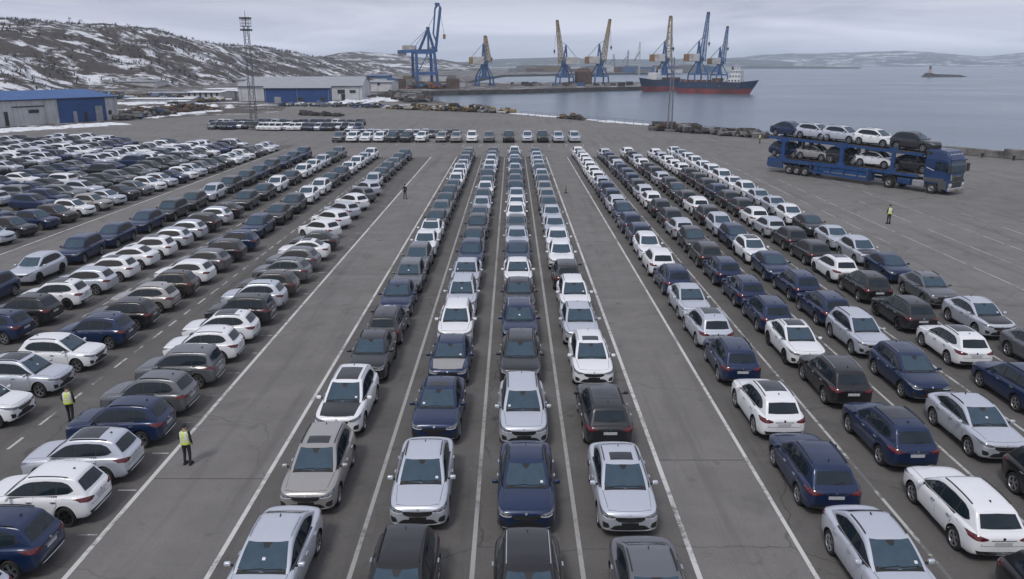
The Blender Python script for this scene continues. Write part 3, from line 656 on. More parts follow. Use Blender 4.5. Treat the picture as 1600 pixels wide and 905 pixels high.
hill('low_headland', [(at_y(x, 100, 2750).x, 2750) for x, y, z in r5], [at_y(*p) for p in r5], 300, 80, 16, 3.0, 0.01, HM3, 5)

# bare scrub on the near hill
TWIG = mat('twigs', (0.040, 0.031, 0.026), 0.95, 0, 0.5, 0.2)
def tuft(mb, p, h, n=6):
    for k in range(n):
        a = random.uniform(0, 6.28); l = h * random.uniform(.5, 1.0); sp = random.uniform(.15, .75) * h
        t = p + Vector((math.cos(a) * sp, math.sin(a) * sp, l)); w = Vector((-math.sin(a), math.cos(a), 0)) * (h * .10)
        mb.add([p - w, p + w, t + w * .5, t - w * .5], [(0, 1, 2, 3)])
mb = MB(); nv_ = 90
for i in range(0, 338):
    for j in range(4, 66):
        p = Vector(HV1[i * nv_ + j]); q = mnoise.noise(Vector((p.x, p.y, 0)) * .02) + .5 * mnoise.noise(Vector((p.x, p.y, 9)) * .07)
        pr = .8 if j in (58, 59, 60, 61) else max(0, (q + .10) * .5)
        if random.random() < pr: tuft(mb, p + Vector((random.uniform(-4, 4), random.uniform(-4, 4), -.3)), random.uniform(1.2, 3.0) * (1.3 if j > 56 else 1), 5)
tag(mb.build('scrub', TWIG), 'bare brown scrub scattered over the snowy hillside', 'scrub', kind='stuff')
def bare_tree(loc, h, seed, label):
    rnd = random.Random(seed); t = thing('bare_tree', label, 'tree', loc, 0, 'bare trees on the ridge')
    trunk = MB(); crown = MB()
    def grow(mb, p, d, ln, r, dep):
        q = p + d * ln; mb.tube(p, q, r, r * .65, 5, cap=False)
        if dep == 0: return
        for k in range(3 if dep > 1 else 4):
            e = (d + Vector((rnd.uniform(-.8, .8), rnd.uniform(-.8, .8), rnd.uniform(-.1, .5)))).normalized(); grow(crown, q, e, ln * rnd.uniform(.6, .85), r * .6, dep - 1)
    grow(trunk, Vector((0, 0, -.5)), Vector((0, 0, 1)), h * .3, h * .03, 4)
    trunk.build('trunk', TWIG, t); crown.build('crown', TWIG, t)
def ridge_pt(x):
    best = min((HV1[i * nv_ + 59] for i in range(340)), key=lambda p: abs(800 + FPX * p[0] / (p[1] * CP + (CAM_H - p[2]) * SP) - x)); return Vector(best)
for k, (x, h, lb) in enumerate(((108, 8.5, 'bushy bare tree, left one of two atop the hill'), (127, 8, 'bushy bare tree, right one of two atop the hill'), (16, 4, 'small lone bare tree near the left end of the ridge'), (213, 5, 'bare tree where the near ridge starts to fall'), (232, 4.5, 'smaller bare tree on the falling shoulder of the ridge'))):
    p = ridge_pt(x); bare_tree((p.x, p.y, p.z - .5), h, k, lb)

# ------------------------------------------------------------------ buildings
def ribbed(name, col, sc=3.0, dirt=None):
    m, nt, b = new_mat(name); f = noise_fac(nt, 0.35, 7, 0.7)
    c = ramp(nt, f, [(0.3, tuple(k * .72 for k in col)), (0.7, col)])
    f2 = noise_fac(nt, 0.9, 7, 0.75, mapping=((1, 1, .25), (0, 0, 0)))
    c = mixc(nt, ramp(nt, f2, [(.58, (0, 0, 0)), (.72, (.7, .7, .7))]), c, dirt or (.12, .11, .10)); nt.links.new(c, b.inputs['Base Color'])
    w = node(nt, 'ShaderNodeTexWave'); w.inputs['Scale'].default_value = sc; nt.links.new(node(nt, 'ShaderNodeTexCoord').outputs['Object'], w.inputs['Vector'])
    bump(nt, b, w.outputs['Fac'], .5, .05); b.inputs['Roughness'].default_value = .55; return m
BLUEW = ribbed('blue_cladding', (.028, .085, .27)); GREYW = ribbed('grey_cladding', (.62, .63, .64)); WHITEW = ribbed('white_cladding', (.70, .71, .72)); BLUER = ribbed('blue_roof', (.04, .13, .36)); GREYR = ribbed('grey_roof', (.40, .42, .45), 2.0, (.62, .64, .68))
DARK = mat('dark_opening', (.03, .03, .032), .6); DOORG = mat('door_grey', (.30, .31, .33), .6, 0, .2, 1)
def shed(name, label, p0, p1, depth, h, rise, wall, roof, openings=(), panels=(), left=True):
    """building on a front edge p0->p1 (local x), depth to the back; openings = (x0,x1,z0,z1,material,name)"""
    p0 = Vector((p0[0], p0[1], 0)); p1 = Vector((p1[0], p1[1], 0)); d = p1 - p0; ln = d.length; rz = math.atan2(d.y, d.x)
    t = thing(name, label, 'building', (p0.x, p0.y, -.02), rz)
    w = MB(); dp = depth
    w.add([(0, 0, 0), (ln, 0, 0), (ln, dp, 0), (0, dp, 0), (0, 0, h), (ln, 0, h), (ln, dp, h), (0, dp, h), (0, dp / 2, h + rise), (ln, dp / 2, h + rise)], [(0, 1, 5, 4), (2, 3, 7, 6), (1, 2, 6, 9, 5), (3, 0, 4, 8, 7)])
    w.build('wall', wall, t)
    r = MB(); e = .4
    for s in (0, 1):
        a = (-e, dp * s + (e if s else -e), h - rise * e / (dp / 2)); b = (ln + e, a[1], a[2]); c = (ln + e, dp / 2, h + rise); f = (-e, dp / 2, h + rise)
        q = [Vector(k) for k in (a, b, c, f)]; up = Vector((0, 0, .15)); vs = [k + up * .15 for k in q] + [k + up for k in q]
        r.add(vs, [(0, 1, 2, 3), (7, 6, 5, 4), (0, 4, 5, 1), (1, 5, 6, 2), (3, 7, 4, 0)])
    r.build('roof', roof, t)
    rb = MB(); nr = max(3, int(ln / 1.1))
    for q in range(nr + 1): rb.box((q * ln / nr, -.05, h * .5), (.10, .10, h - .05))
    tag(rb.build('cladding_rib', wall, t), kind='stuff')
    MB().box((ln / 2, -.48, h - rise * .4 / (dp / 2) - .02), (ln + .8, .16, .16)).build('gutter', DARK, t)
    for q in (.02, .5, .98): MB().tube((ln * q, -.14, 0), (ln * q, -.14, h), .07, n=6).build('downpipe', GREYR, t)
    for x0, x1, m in panels: MB().box(((x0 + x1) / 2 * ln, -.08, h / 2), ((x1 - x0) * ln, .06, h - .02)).build('wall_panel', m, t)
    for x0, x1, z0, z1, m, nm in openings: MB().box(((x0 + x1) / 2 * ln, -.07, (z0 + z1) / 2), ((x1 - x0) * ln, .20, z1 - z0)).build(nm, m, t)
    return t
a, b = at(-60, 203), at(186, 187)
wh = shed('warehouse', 'long low warehouse of grey and blue cladding with blue roof at the yard edge', a, b, 26, 5.6, 1.5, GREYW, BLUER,
     [(.25, .27, .2, 3.2, DARK, 'door'), (.68, .705, 0, 2.6, DOORG, 'door'), (.755, .775, 0, 2.4, DARK, 'door'), (.835, .885, 0, 3.6, DOORG, 'roller_door'), (.40, .46, 2.7, 3.4, DARK, 'vent'), (.30, .50, 4.0, 4.25, DARK, 'gutter_pipe'), (.93, .95, 1.4, 2.4, DARK, 'window')],
     [(.585, .912, BLUEW)])
a, b = at(374, 158), at(566, 157)
shed('hangar', 'wide white hangar with arched grey roof and large blue front', a, b, 60, 5.3, 2.9, WHITEW, GREYR,
     [(.80, .86, 2.6, 4.0, DARK, 'window'), (.83, .86, .1, 2.4, DARK, 'door'), (.90, .95, 2.8, 3.8, DARK, 'window')], [])
a, b = at(414, 160.5), at(516, 160)
shed('blue_shed', 'plain bright blue shed standing before the white hangar', a, b, 7, 5.0, .5, BLUEW, GREYR, [(.15, .25, 0, 2.0, DOORG, 'door'), (.5, .58, 0, 1.8, DARK, 'door'), (.85, .92, 0, 1.8, DARK, 'door')])
def small(name, label, x0, x1, y, hpx, wall, roof=None, depth=14, ops=()):
    a, b = at(x0, y), at(x1, y); h = hpx * a.y / 1310
    return shed(name, label, a, b, depth, h, h * .12, wall, roof or GREYR, ops)
small('white_shed', 'low white flat-roofed shed by the snowy lane', 245, 292, 157, 6, WHITEW, SNOW, 12)
small('office_block', 'white office block with small windows, left of the hangar', 293, 345, 158, 13, WHITEW, SNOW, 16, [(k / 6 + .04, k / 6 + .10, 1.6, 3.0, DARK, 'window') for k in range(6)])
small('snow_roofed_shed', 'long white shed with snow-covered roof in front of the office block', 196, 300, 161, 6, WHITEW, SNOW, 10)
small('pale_workshop', 'pale two-storey workshop left of the white depot', 346, 371, 155, 12, WHITEW, SNOW, 14, [(.1, .25, 1.5, 3, DARK, 'window'), (.4, .55, 1.5, 3, DARK, 'window'), (.7, .85, 1.5, 3, DARK, 'window')])
small('grey_garage', 'small grey garage with dark door among the snowy sheds', 262, 290, 165, 6, GREYW, SNOW, 9, [(.3, .6, 0, 1.6, DARK, 'door')])
small('long_store', 'long low blue store behind the white sheds', 205, 300, 151, 5, BLUEW, GREYR, 15)
small('grey_barrack', 'long grey barrack at the foot of the snowy hill', 160, 244, 137, 9, GREYW, GREYR, 18)
small('white_depot', 'white depot beside the lattice floodlight mast', 372, 400, 149, 24, WHITEW, GREYR, 25, [(.2, .4, 2, 4, DARK, 'window'), (.6, .8, 2, 4, DARK, 'window')])
small('grey_store', 'grey store right of the hangar with dark openings', 568, 612, 143, 14, WHITEW, GREYR, 25, [(.1, .25, .2, 3.5, DARK, 'door'), (.5, .6, 3, 4.5, DARK, 'window')])
small('blue_depot', 'dark blue depot behind the grey store', 572, 606, 127, 8, BLUEW, BLUER, 25)
small('long_white_row', 'long white store row under the hill', 318, 372, 146, 6, WHITEW, SNOW, 20)

# far port clutter: sheds, containers
RUST = mat('rust_brown', (.095, .060, .045), .8, 0, .35, .4); CBLUE = mat('container_blue', (.04, .10, .22), .6, 0, .3, .4); OCHRE = mat('ochre', (.15, .108, .058), .75, 0, .35, .4); GREY2 = mat('dull_grey', (.17, .17, .17), .8, 0, .35, .4); PALE = mat('pale_paint', (.48, .49, .5), .7, 0, .2, .4); DARKG = mat('dark_scrap', (.045, .043, .042), .85, 0, .5, .8, .4)
YEL = mat('yellow_paint', (.34, .24, .06), .6, 0, .3, .8, 0, (.09, .07, .05))
def far_box(name, label, cat, p, d, m, rz, group):
    o = thing(name, label, cat, (p.x, p.y, -.02), rz, group)
    MB().add(*rounded((0, 0, d[2] / 2), d, min(d) * .03, segs=1)).build('box', m, o)
    MB().box((0, 0, d[2] + .06), (d[0] * 1.02, d[1] * 1.02, .12)).build('lid', m, o); return o
rn = random.Random(3)
for k in range(90):
    x = rn.uniform(560, 900) if k < 40 else rn.uniform(800, 1150); y = rn.uniform(127, 139) if k < 40 else rn.uniform(109, 114.5)
    if k < 40 and x > 720: x = rn.uniform(600, 720)
    p = at(x, y); mm, cn = rn.choice(((RUST, 'rusty brown'), (CBLUE, 'faded blue'), (OCHRE, 'ochre'), (GREY2, 'dull grey'), (PALE, 'pale'), (RUST, 'rusty brown')))
    if k < 40: far_box('container', f'{cn} container among the clutter behind the tall blue gantry crane', 'container', p, (rn.uniform(6, 12), 2.5, rn.choice((2.6, 2.6, 5.2))), mm, rn.uniform(-.4, .4), f'{cn} containers behind the gantry crane')
    else: far_box('port_shed', f'{cn} shed on the far shore behind the harbour cranes', 'shed', p, (rn.uniform(15, 50), 14, rn.uniform(4, 11)), mm, rn.uniform(-.2, .2), f'{cn} sheds on the far shore')
for k in range(26):
    x = rn.uniform(800, 985); p = at(x, rn.uniform(133.0, 135.2)); mm, cn = rn.choice(((DARKG, 'dark'), (GREY2, 'grey'), (CBLUE, 'blue'), (RUST, 'rusty')))
    far_box('cargo_crate', f'{cn} cargo crate lying on the pier edge', 'crate', p, (rn.uniform(2, 5), 2.2, rn.uniform(1, 2.4)), mm, rn.uniform(-.5, .5), f'{cn} crates on the pier')
for x0, x1, y0, y1 in ((895, 925, 131.5, 131), (866, 900, 131, 131)):
    pass
o = thing('ore_hopper', 'rusty brown hopper block between the two yellow-jib cranes', 'hopper', tuple(at(911, 132)), 0)
MB().box((0, 0, 4), (11, 8, 8)).build('bin', RUST, o); MB().add([(-5.5, -4, 8), (5.5, -4, 8), (5.5, 4, 8), (-5.5, 4, 8), (-3.5, -2, 10.5), (3.5, -2, 10.5), (3.5, 2, 10.5), (-3.5, 2, 10.5)], [(0, 1, 5, 4), (1, 2, 6, 5), (2, 3, 7, 6), (3, 0, 4, 7), (4, 5, 6, 7)]).build('funnel', RUST, o)
for s in (-1, 1): MB().bar((s * 5, -4.2, 0), (s * 5, -4.2, 8), .6).build('leg', DARKG, o)

def heap(name, label, p0, p1, w, h, n, mats, seed, size=(.5, 1.6), cat='scrap heap'):
    rnd = random.Random(seed); mb = MB(); p0 = Vector(p0); p1 = Vector(p1); d = p1 - p0; nn = Vector((-d.y, d.x, 0)).normalized()
    for k in range(n):
        t = rnd.random(); s = rnd.gauss(0, .33); e = max(0, 1 - abs(s)) * min(1, 5 * t * (1 - t) + .25) * (.45 + .55 * (mnoise.noise(Vector((t * d.length * .25, seed * 3.1, 0))) + 1))
        c = p0 + d * t + nn * (s * w); z = rnd.random() * h * e; r = rnd.uniform(*size)
        M = Matrix.Rotation(rnd.uniform(0, 6.28), 3, 'Z') @ Matrix.Rotation(rnd.uniform(-.5, .5), 3, 'X'); mi = rnd.randrange(len(mats))
        if rnd.random() < .35: e2 = M @ Vector((r * 1.8, 0, 0)); mb.tube(c - e2 + Vector((0, 0, z + r * .3)), c + e2 + Vector((0, 0, z + r * .3)), r * .3, n=6, mi=mi)
        else: mb.box((c.x, c.y, z + r * .35), (r * rnd.uniform(.7, 2.2), r * rnd.uniform(.6, 1.4), r * rnd.uniform(.4, .9)), mi, M=M)
    o = tag(mb.build(name, mats), label, cat, kind='stuff'); return o
heap('scrap_pile', 'dark scrap and logs piled at the foot of the slim lattice pole', at(1022, 203), at(1100, 208), 2.2, 1.2, 240, [DARKG, DARKG, GREY2, RUST], 1, (.4, 1.3))
heap('scrap_pile', 'dark scrap heap along the quay edge left of the truck', at(1100, 208), at(1196, 216), 1.8, .9, 260, [DARKG, GREY2, DARKG, CONC], 2, (.4, 1.2))
heap('scrap_pile', 'yellowish machinery scrap along the inlet shore', at(610, 170), at(800, 177), 2.6, 1.5, 560, [OCHRE, YEL, DARKG, GREY2, DARKG, PALE, RUST], 3, (.35, 1.1))
heap('scrap_pile', 'grey and dark scrap lying across the far yard', at(440, 165), at(600, 168), 6, 1.0, 200, [DARKG, GREY2, DARKG, PALE, CBLUE], 4, (.35, 1.1))
heap('scrap_pile', 'thin dark line of timber on the far asphalt', at(472, 180), at(530, 182), 1.5, .6, 50, [DARKG], 5, (.5, 1.2))
heap('scrap_pile', 'dark clutter beside the tall blue gantry crane', at(600, 150), at(660, 160), 8, 1.8, 160, [DARKG, GREY2, RUST, DARKG], 6, (.7, 2.2))
heap('scrap_pile', 'brown earth and timber bank behind the warehouse', at(186, 182), at(330, 172), 6, 1.5, 900, [RUST, DARKG, RUST, OCHRE, DARKG, mat('earth', (.10, .065, .045), .95, 0, .4, .5)], 7, (.4, 1.2), 'earth bank')
heap('scrap_pile', 'dark vehicles and scrap at the warehouse corner', at(186, 188), at(262, 180), 2.6, 1.0, 150, [DARKG, DARKG, GREY2, CBLUE], 8, (.5, 1.6))
heap('scrap_pile', 'timber stacks and crates under the hill behind the warehouse', at(60, 148), at(330, 160), 14, 1.6, 600, [RUST, OCHRE, GREY2, PALE, DARKG, DARKG, CBLUE], 9, (.5, 1.8))
heap('scrap_pile', 'small dark rubble at the kink of the quay', at(876, 185), at(912, 188), 1.4, 1.0, 60, [DARKG, OCHRE], 10, (.3, .9))
heap('scrap_pile', 'crates and machinery at the foot of the blue gantry crane', at(640, 139), at(700, 138), 7, 2.5, 140, [RUST, OCHRE, CBLUE, DARKG, mat('orange_red', (.30, .07, .03), .7)], 11, (.8, 2.4))

def snow_bank(label, p0, p1, w, n, seed, h=.35):
    rnd = random.Random(seed); mb = MB(); p0 = Vector(p0); d = Vector(p1) - p0; nn = Vector((-d.y, d.x, 0)).normalized()
    for k in range(n):
        c = p0 + d * rnd.random() + nn * rnd.gauss(0, w * .4); r = rnd.uniform(.6, 2.4); m = 9; ph = rnd.uniform(0, 6)
        ring = [c + Vector((math.cos(2 * math.pi * q / m) * r * (1 + .3 * math.sin(3 * q + ph)), math.sin(2 * math.pi * q / m) * r * .7 * (1 + .3 * math.cos(2 * q + ph)), 0)) for q in range(m)]
        top = [c + (v - c) * .55 + Vector((0, 0, h * rnd.uniform(.5, 1))) for v in ring]; mid = c + Vector((0, 0, h))
        mb.add(ring + top + [mid], [(q, (q + 1) % m, m + (q + 1) % m, m + q) for q in range(m)] + [(m + q, m + (q + 1) % m, 2 * m) for q in range(m)], 0, True)
    tag(mb.build('snow_bank', SNOW), label, 'snow', kind='stuff')
snow_bank('dirty snow piled in front of the warehouse', at(-30, 207), at(180, 194), 4, 110, 1, .35)
snow_bank('snow lying along the lane past the warehouse', at(200, 187), at(330, 173), 3, 90, 2, .3)
snow_bank('snow scattered over the brown earth bank', at(200, 178), at(320, 168), 9, 70, 12, 1.2)
snow_bank('snow lying among the yellow scrap', at(600, 168), at(800, 175), 3, 60, 13, .7)
snow_bank('snow strip along the quay railing', at(802, 177.4), at(1020, 195.6), .9, 70, 3, .15)
snow_bank('snow around the hangar forecourt', at(520, 163), at(640, 150), 12, 120, 4, .4)
snow_bank('snow patches near the sheds under the hill', at(185, 163), at(300, 160), 8, 80, 5, .5)

# quay railing and parapet
METAL = mat('galvanised', (.22, .23, .25), .5, .4, .2, 2)
def railing(label, pts, step):
    t = thing('railing', label, 'railing', (pts[0][0], pts[0][1], 0)); o = Vector((pts[0][0], pts[0][1], 0)); pm = MB().box((0, 0, .55), (.10, .10, 1.1)).mesh('post', METAL)
    for a, b in zip(pts, pts[1:]):
        a = Vector((a[0], a[1], 0)) - o; b = Vector((b[0], b[1], 0)) - o; n = max(1, int((b - a).length / step))
        for k in range(n): link('post', pm, t).location = a + (b - a) * (k / n)
        for z in (.55, 1.05): MB().bar(a + Vector((0, 0, z)), b + Vector((0, 0, z)), .06).build('rail', METAL, t)
railing('grey quay railing along the snowy far edge of the yard', [(-1, 225), (13.2, 204.5), (33, 178)], 3.0)
railing('grey quay railing behind the scrap heaps and truck', [(33, 178), (48, 153), (62, 131)], 3.0)
t = thing('quay_wall', 'low broken concrete parapet on the quay edge right of the truck', 'wall', (60, 138.5, 0)); rn = random.Random(5)
dq = Vector((76 - 60, 114 - 138.5, 0)); dn = dq.normalized(); kk = 0; pos = 0.0
while pos < 78:
    l = rn.uniform(2.2, 3.4); c = dn * (pos + l / 2) + Vector((-.9, -.6, 0)); h = rn.uniform(1.0, 1.45)
    vs, fs = rounded((0, 0, h / 2), (l - .07, 1.0, h), .07, segs=1); M = Matrix.Rotation(math.atan2(dn.y, dn.x) + rn.uniform(-.03, .03), 3, 'Z')
    MB().add([M @ (v + Vector((rn.uniform(-.05, .05), rn.uniform(-.05, .05), rn.uniform(-.05, .05)))) + c for v in vs], fs).build('concrete_block', CONC, t); pos += l
for k in range(16):
    q = dn * (4 + k * 4.4) + Vector((.1, .1, 0)); o = thing('mooring_bollard', 'stubby dark mooring bollard standing along the concrete quay edge', 'bollard', tuple(Vector((60, 138.5, 0)) + q + Vector((-2.6, -1.7, 0))), 0, 'bollards along the quay')
    MB().lathe([(.22, 0), (.18, .1), (.16, .45), (.26, .52), (.26, .62), (.0, .66)], 10).build('post', DARKG, o)

# ------------------------------------------------------------------ masts
STEEL = mat('mast_steel', (.10, .105, .11), .55, .3, .25, 1.0)
def lattice(mb, p0, p1, w0, w1, n, t, mi=0):
    """square lattice boom between two points: four chords and zigzag bracing"""
    d, u, w = mb.frame(p0, p1); p0 = Vector(p0); p1 = Vector(p1); rings = []
    for k in range(n + 1):
        s = k / n; c = p0 + (p1 - p0) * s; h = (w0 + (w1 - w0) * s) / 2; rings.append([c + u * (i * h) + w * (j * h) for i, j in ((-1, -1), (1, -1), (1, 1), (-1, 1))])
    for q in range(4): mb.bar(rings[0][q], rings[-1][q], t, mi=mi)
    for k in range(n):
        for q in range(4):
            a, b = (q, (q + 1) % 4) if k % 2 else ((q + 1) % 4, q)
            mb.bar(rings[k][a], rings[k + 1][b], t * .55, mi=mi); mb.bar(rings[k + 1][q], rings[k + 1][(q + 1) % 4], t * .5, mi=mi)
def light_mast(p, h, w0, w1, lamps, label, n=16, m_=None):
    t = thing('floodlight_mast', label, 'mast', tuple(p)); m = MB(); lattice(m, (0, 0, 0), (0, 0, h), w0, w1, n, .085); m.build('lattice_tower', m_ or STEEL, t)
    MB().box((0, 0, .25), (w0 + .8, w0 + .8, .5)).build('footing', CONC, t)
    if lamps:
        pl = MB().box((0, 0, h), (1.8, 1.2, .14))
        for z in (.6, 1.2):
            for s in (-1, 1): pl.bar((-.9, s * .6, h + z), (.9, s * .6, h + z), .07)
        for x in (-.9, -.3, .3, .9):
            for s in (-1, 1): pl.bar((x, s * .6, h), (x, s * .6, h + 1.3), .06)
        pl.build('platform', STEEL, t); lm = MB().add(*rounded((0, 0, 0), (.32, .32, .38), .05, segs=1)).mesh('floodlight', DARKG)
        for z in (-.7, 1.55):
            for k in range(5):
                for s in (-1, 1): o = link('floodlight', lm, t); o.location = (-.84 + k * .42, s * .65, h + z)
        MB().tube((0, 0, h), (0, 0, h + 3.0), .05, n=5).build('lightning_rod', STEEL, t)
light_mast(at(398, 203), 20.6, 1.15, .85, True, 'tall lattice floodlight mast with lamp platform beside the far parked cars')
light_mast(at(1046, 206), 14.5, .9, .5, False, 'slim lattice pole rising from the scrap heaps by the quay', 14, METAL)

# ------------------------------------------------------------------ cranes
CBL = mat('crane_blue', (.035, .105, .27), .55, 0, .25, .3, 0, (.03, .05, .09)); CYE = mat('crane_yellow', (.30, .225, .10), .6, 0, .3, .3, 0, (.16, .10, .05)); CWH = mat('crane_white', (.50, .50, .50), .6, 0, .15, .4, 0, (.26, .22, .18)); COR = mat('crane_brown', (.24, .14, .05), .65, 0, .3, .4); CABLE = mat('cable', (.06, .06, .065), .6)
def portal_crane(px, py, tip, house_side, jibm, house_ms, label, scale_h=1.0, hook=None, jib_w=1.5, yaw=0.25):
    b = at(px, py); k = b.y / 1340.0                       # metres per photo pixel at that distance
    top = at_y(tip[0], tip[1], b.y); H = top.z; t = thing('harbour_crane', label, 'crane', tuple(b), 0, 'harbour cranes on the pier')
    s = H / 43.0 * scale_h; rot = Matrix.Rotation(yaw, 3, 'Z')
    zp = 13.0 * s; hw = 5.2 * s
    for i, j in ((-1, -1), (1, -1), (1, 1), (-1, 1)):
        f = rot @ Vector((i * hw, j * hw, 0)); m_ = rot @ Vector((i * hw * .92, j * hw * .92, 6.0 * s)); g = rot @ Vector((i * 1.5 * s, j * 1.5 * s, zp))
        MB().bar(f, m_, .8 * s).bar(m_, g, .62 * s).box(f + Vector((0, 0, .5 * s)), (2.2 * s, 1.2 * s, 1.0 * s), rz=yaw).build('portal_leg', CBL, t)
    bm_ = MB()
    for i, j in ((-1, -1), (1, -1), (1, 1), (-1, 1)): bm_.bar(rot @ Vector((i * hw * .93, j * hw * .93, 5.6 * s)), rot @ Vector((j * -hw * .93, i * hw * .93, 5.6 * s)), .7 * s, 1.0 * s)
    bm_.build('portal_beam', CBL, t)
    MB().tube((0, 0, 5 * s), (0, 0, zp + 2 * s), 1.7 * s, 1.5 * s, 10).tube((0, 0, zp), (0, 0, zp + .8 * s), 2.6 * s, n=12).build('slewing_column', CBL, t)
    u = Vector((math.cos(yaw * .6), math.sin(yaw * .6), 0)); sgn = 1 if tip[0] >= px else -1; hs = house_side
    z0 = zp + .8 * s
    hc = u * (hs * 4.2 * s) + Vector((0, 0, z0 + 2.6 * s))
    MB().add(*[(lambda v, f: ([Matrix.Rotation(yaw * .6, 3, 'Z') @ p + hc for p in v], f))(*rounded((0, 0, 0), (7.4 * s, 5.2 * s, 5.0 * s), .25 * s, segs=1))][0]).build('machine_house', house_ms[0], t)
    hc2 = u * (hs * 9.0 * s) + Vector((0, 0, z0 + 2.5 * s)); MB().box(hc2, (2.4 * s, 4.4 * s, 4.6 * s), rz=yaw * .6).build('counterweight', house_ms[1], t)
    cb = u * (-hs * 1.6 * s) + Vector((0, -2.4 * s, z0 + 1.3 * s)); c_ = MB().add(*rounded(cb, (2.2 * s, 2.2 * s, 2.6 * s), .2 * s, segs=1)).build('cab', CBL, t); MB().box(cb + Vector((0, -1.13 * s, .3 * s)), (1.7 * s, .06, 1.2 * s)).build('window', GLASS, c_)
    ap = u * (hs * .6 * s) + Vector((0, 0, z0 + 13.5 * s)); af = MB()
    for j in (-1, 1):
        v = Vector((0, j * 1.5 * s, 0)); af.bar(u * (hs * 1.8 * s) + v + Vector((0, 0, z0)), ap + v * .4, .6 * s); af.bar(u * (-hs * 1.5 * s) + v + Vector((0, 0, z0)), ap + v * .4, .7 * s)
    for q in range(4): z = z0 + (2.5 + q * 2.6) * s; af.bar(u * (hs * 1.2 * s) + Vector((0, -1.2 * s, z)), u * (-hs * .6 * s) + Vector((0, 1.2 * s, z + 1.5 * s)), .25 * s)
    af.build('a_frame', CBL, t)
    foot = u * (-hs * 2.2 * s) + Vector((0, 0, z0 + .6 * s)); tp = Vector(((top.x - b.x), sgn * yaw * 8, H))
    jb = MB(); lattice(jb, foot, tp, jib_w * 2.1 * s, jib_w * .8 * s, 14, .42 * s); jb.build('jib', jibm, t)
    MB().box(tp, (1.8 * s, 1.4 * s, 1.2 * s)).build('jib_head', DARKG, t)
    cbm = MB(); mid = foot + (tp - foot) * .55
    for j in (-.6, .6): cbm.bar(ap + Vector((0, j * s, 0)), mid + Vector((0, j * s, 0)), .18 * s); cbm.bar(ap + Vector((0, j * s, 0)), hc2 + Vector((0, j * s, 1.8 * s)), .2 * s)
    hk = at_y(hook[0], hook[1], b.y) - b if hook else Vector((tp.x, tp.y, H * .6)); hk.y = tp.y
    cbm.bar(tp, hk, .16 * s); cbm.build('hoist_cable', CABLE, t)
    MB().box(hk, (1.2 * s, .9 * s, 1.6 * s)).tube(hk - Vector((0, 0, .8 * s)), hk - Vector((0, 0, 2.2 * s)), .35 * s, .12 * s, 6).build('hook_block', DARKG, t)
    return t
portal_crane(882, 133, (870.5, 33), 1, CYE, (CWH, CWH), 'harbour crane whose yellow jib leans left, leftmost of the pier pair', 1.0, (866, 80))
portal_crane(936, 132, (953.5, 31), -1, CYE, (CWH, COR), 'harbour crane with yellow jib leaning right, beside the rusty hopper', 1.0, (955.5, 74))
portal_crane(1037, 129.5, (1049, 26), -1, CYE, (CWH, COR), 'tall yellow-jib harbour crane above the bow of the left ship', 1.0, (1053, 76), 2.0)
portal_crane(1090, 129, (1108, 20), -1, CBL, (CWH, COR), 'tall harbour crane with all-blue jib behind the ships', .95, (1109, 68))
portal_crane(1123, 128, (1138, 42), -1, CBL, (CWH, COR), 'smaller harbour crane with blue jib, rightmost on the pier', 1.0, (1138.5, 76))
portal_crane(757, 134, (758, 57), -1, CYE, (CWH, CYE), 'yellow and blue harbour crane standing alone between gantry and pier', 1.35, (768, 92), 1.8)
# tall ship-to-shore gantry
b = at(664, 137.5); t = thing('gantry_crane', 'tall blue ship-to-shore gantry crane with raised boom', 'crane', tuple(b)); k = .373
def P3(x, y, dep=0): return Vector(((x - 664) * k, dep, (137.5 - y) * k))
for x0, x1, dep in ((655, 654, -6), (686, 681, -6), (644, 644, 8), (673, 672, 8)):
    MB().bar(P3(x0, 137.5, dep), P3(x1, 84, dep), 1.5, 1.5).box(P3(x0, 136, dep), (3.4, 1.6, 1.4)).build('leg', CBL, t)
pb = MB()
for a, c in (((655, 116, -6), (685, 116, -6)), ((644, 116, 8), (673, 116, 8)), ((655, 116, -6), (644, 116, 8)), ((685, 116, -6), (673, 116, 8)), ((654, 85, -6), (681, 85, -6)), ((644, 85, 8), (672, 85, 8))): pb.bar(P3(*a), P3(*c), 1.1, 1.5)
pb.bar(P3(655, 116, -6), P3(672, 86, -6), .5).bar(P3(685, 116, -6), P3(668, 86, -6), .5).build('portal_beam', CBL, t)
gd = MB()
for dep in (-2.5, 2.5): gd.bar(P3(625, 84, dep), P3(684, 82, dep), 1.0, 1.6)
for q in range(7): gd.bar(P3(628 + q * 9, 84, -2.5), P3(628 + q * 9, 84, 2.5), .5)
gd.build('girder', CBL, t)
MB().add(*rounded(P3(642, 79, 0), (7.5, 5, 3.2), .2, segs=1)).build('machine_house', CWH, t); MB().add(*rounded(P3(630, 87, 0), (5, 4, 2.0), .2, segs=1)).build('trolley', CWH, t)
cb = MB().add(*rounded(P3(675, 81, 0), (2.6, 3, 2.6), .2, segs=1)).build('cab', CWH, t)
af = MB()
for dep in (-2.8, 2.8): af.bar(P3(656, 84, dep), P3(671, 51, dep * .5), .9).bar(P3(680, 84, dep), P3(671, 51, dep * .5), .9).bar(P3(671, 84, dep), P3(671, 52, dep * .5), .7)
af.box(P3(671, 50, 0), (1.8, 4, 1.2)).build('a_frame', CBL, t)
bo = MB()
for dep in (-2.2, 2.2): bo.bar(P3(682, 82, dep), P3(690.5, 20, dep), .9, 1.1)
for dep in (-2.2, 2.2): bo.bar(P3(679, 58, dep), P3(682.5, 22, dep), .5).bar(P3(682.5, 22, dep), P3(687, 16, dep), .6).bar(P3(687, 16, dep), P3(690.5, 20, dep), .7).bar(P3(679, 58, dep), P3(684, 72, dep), .5)
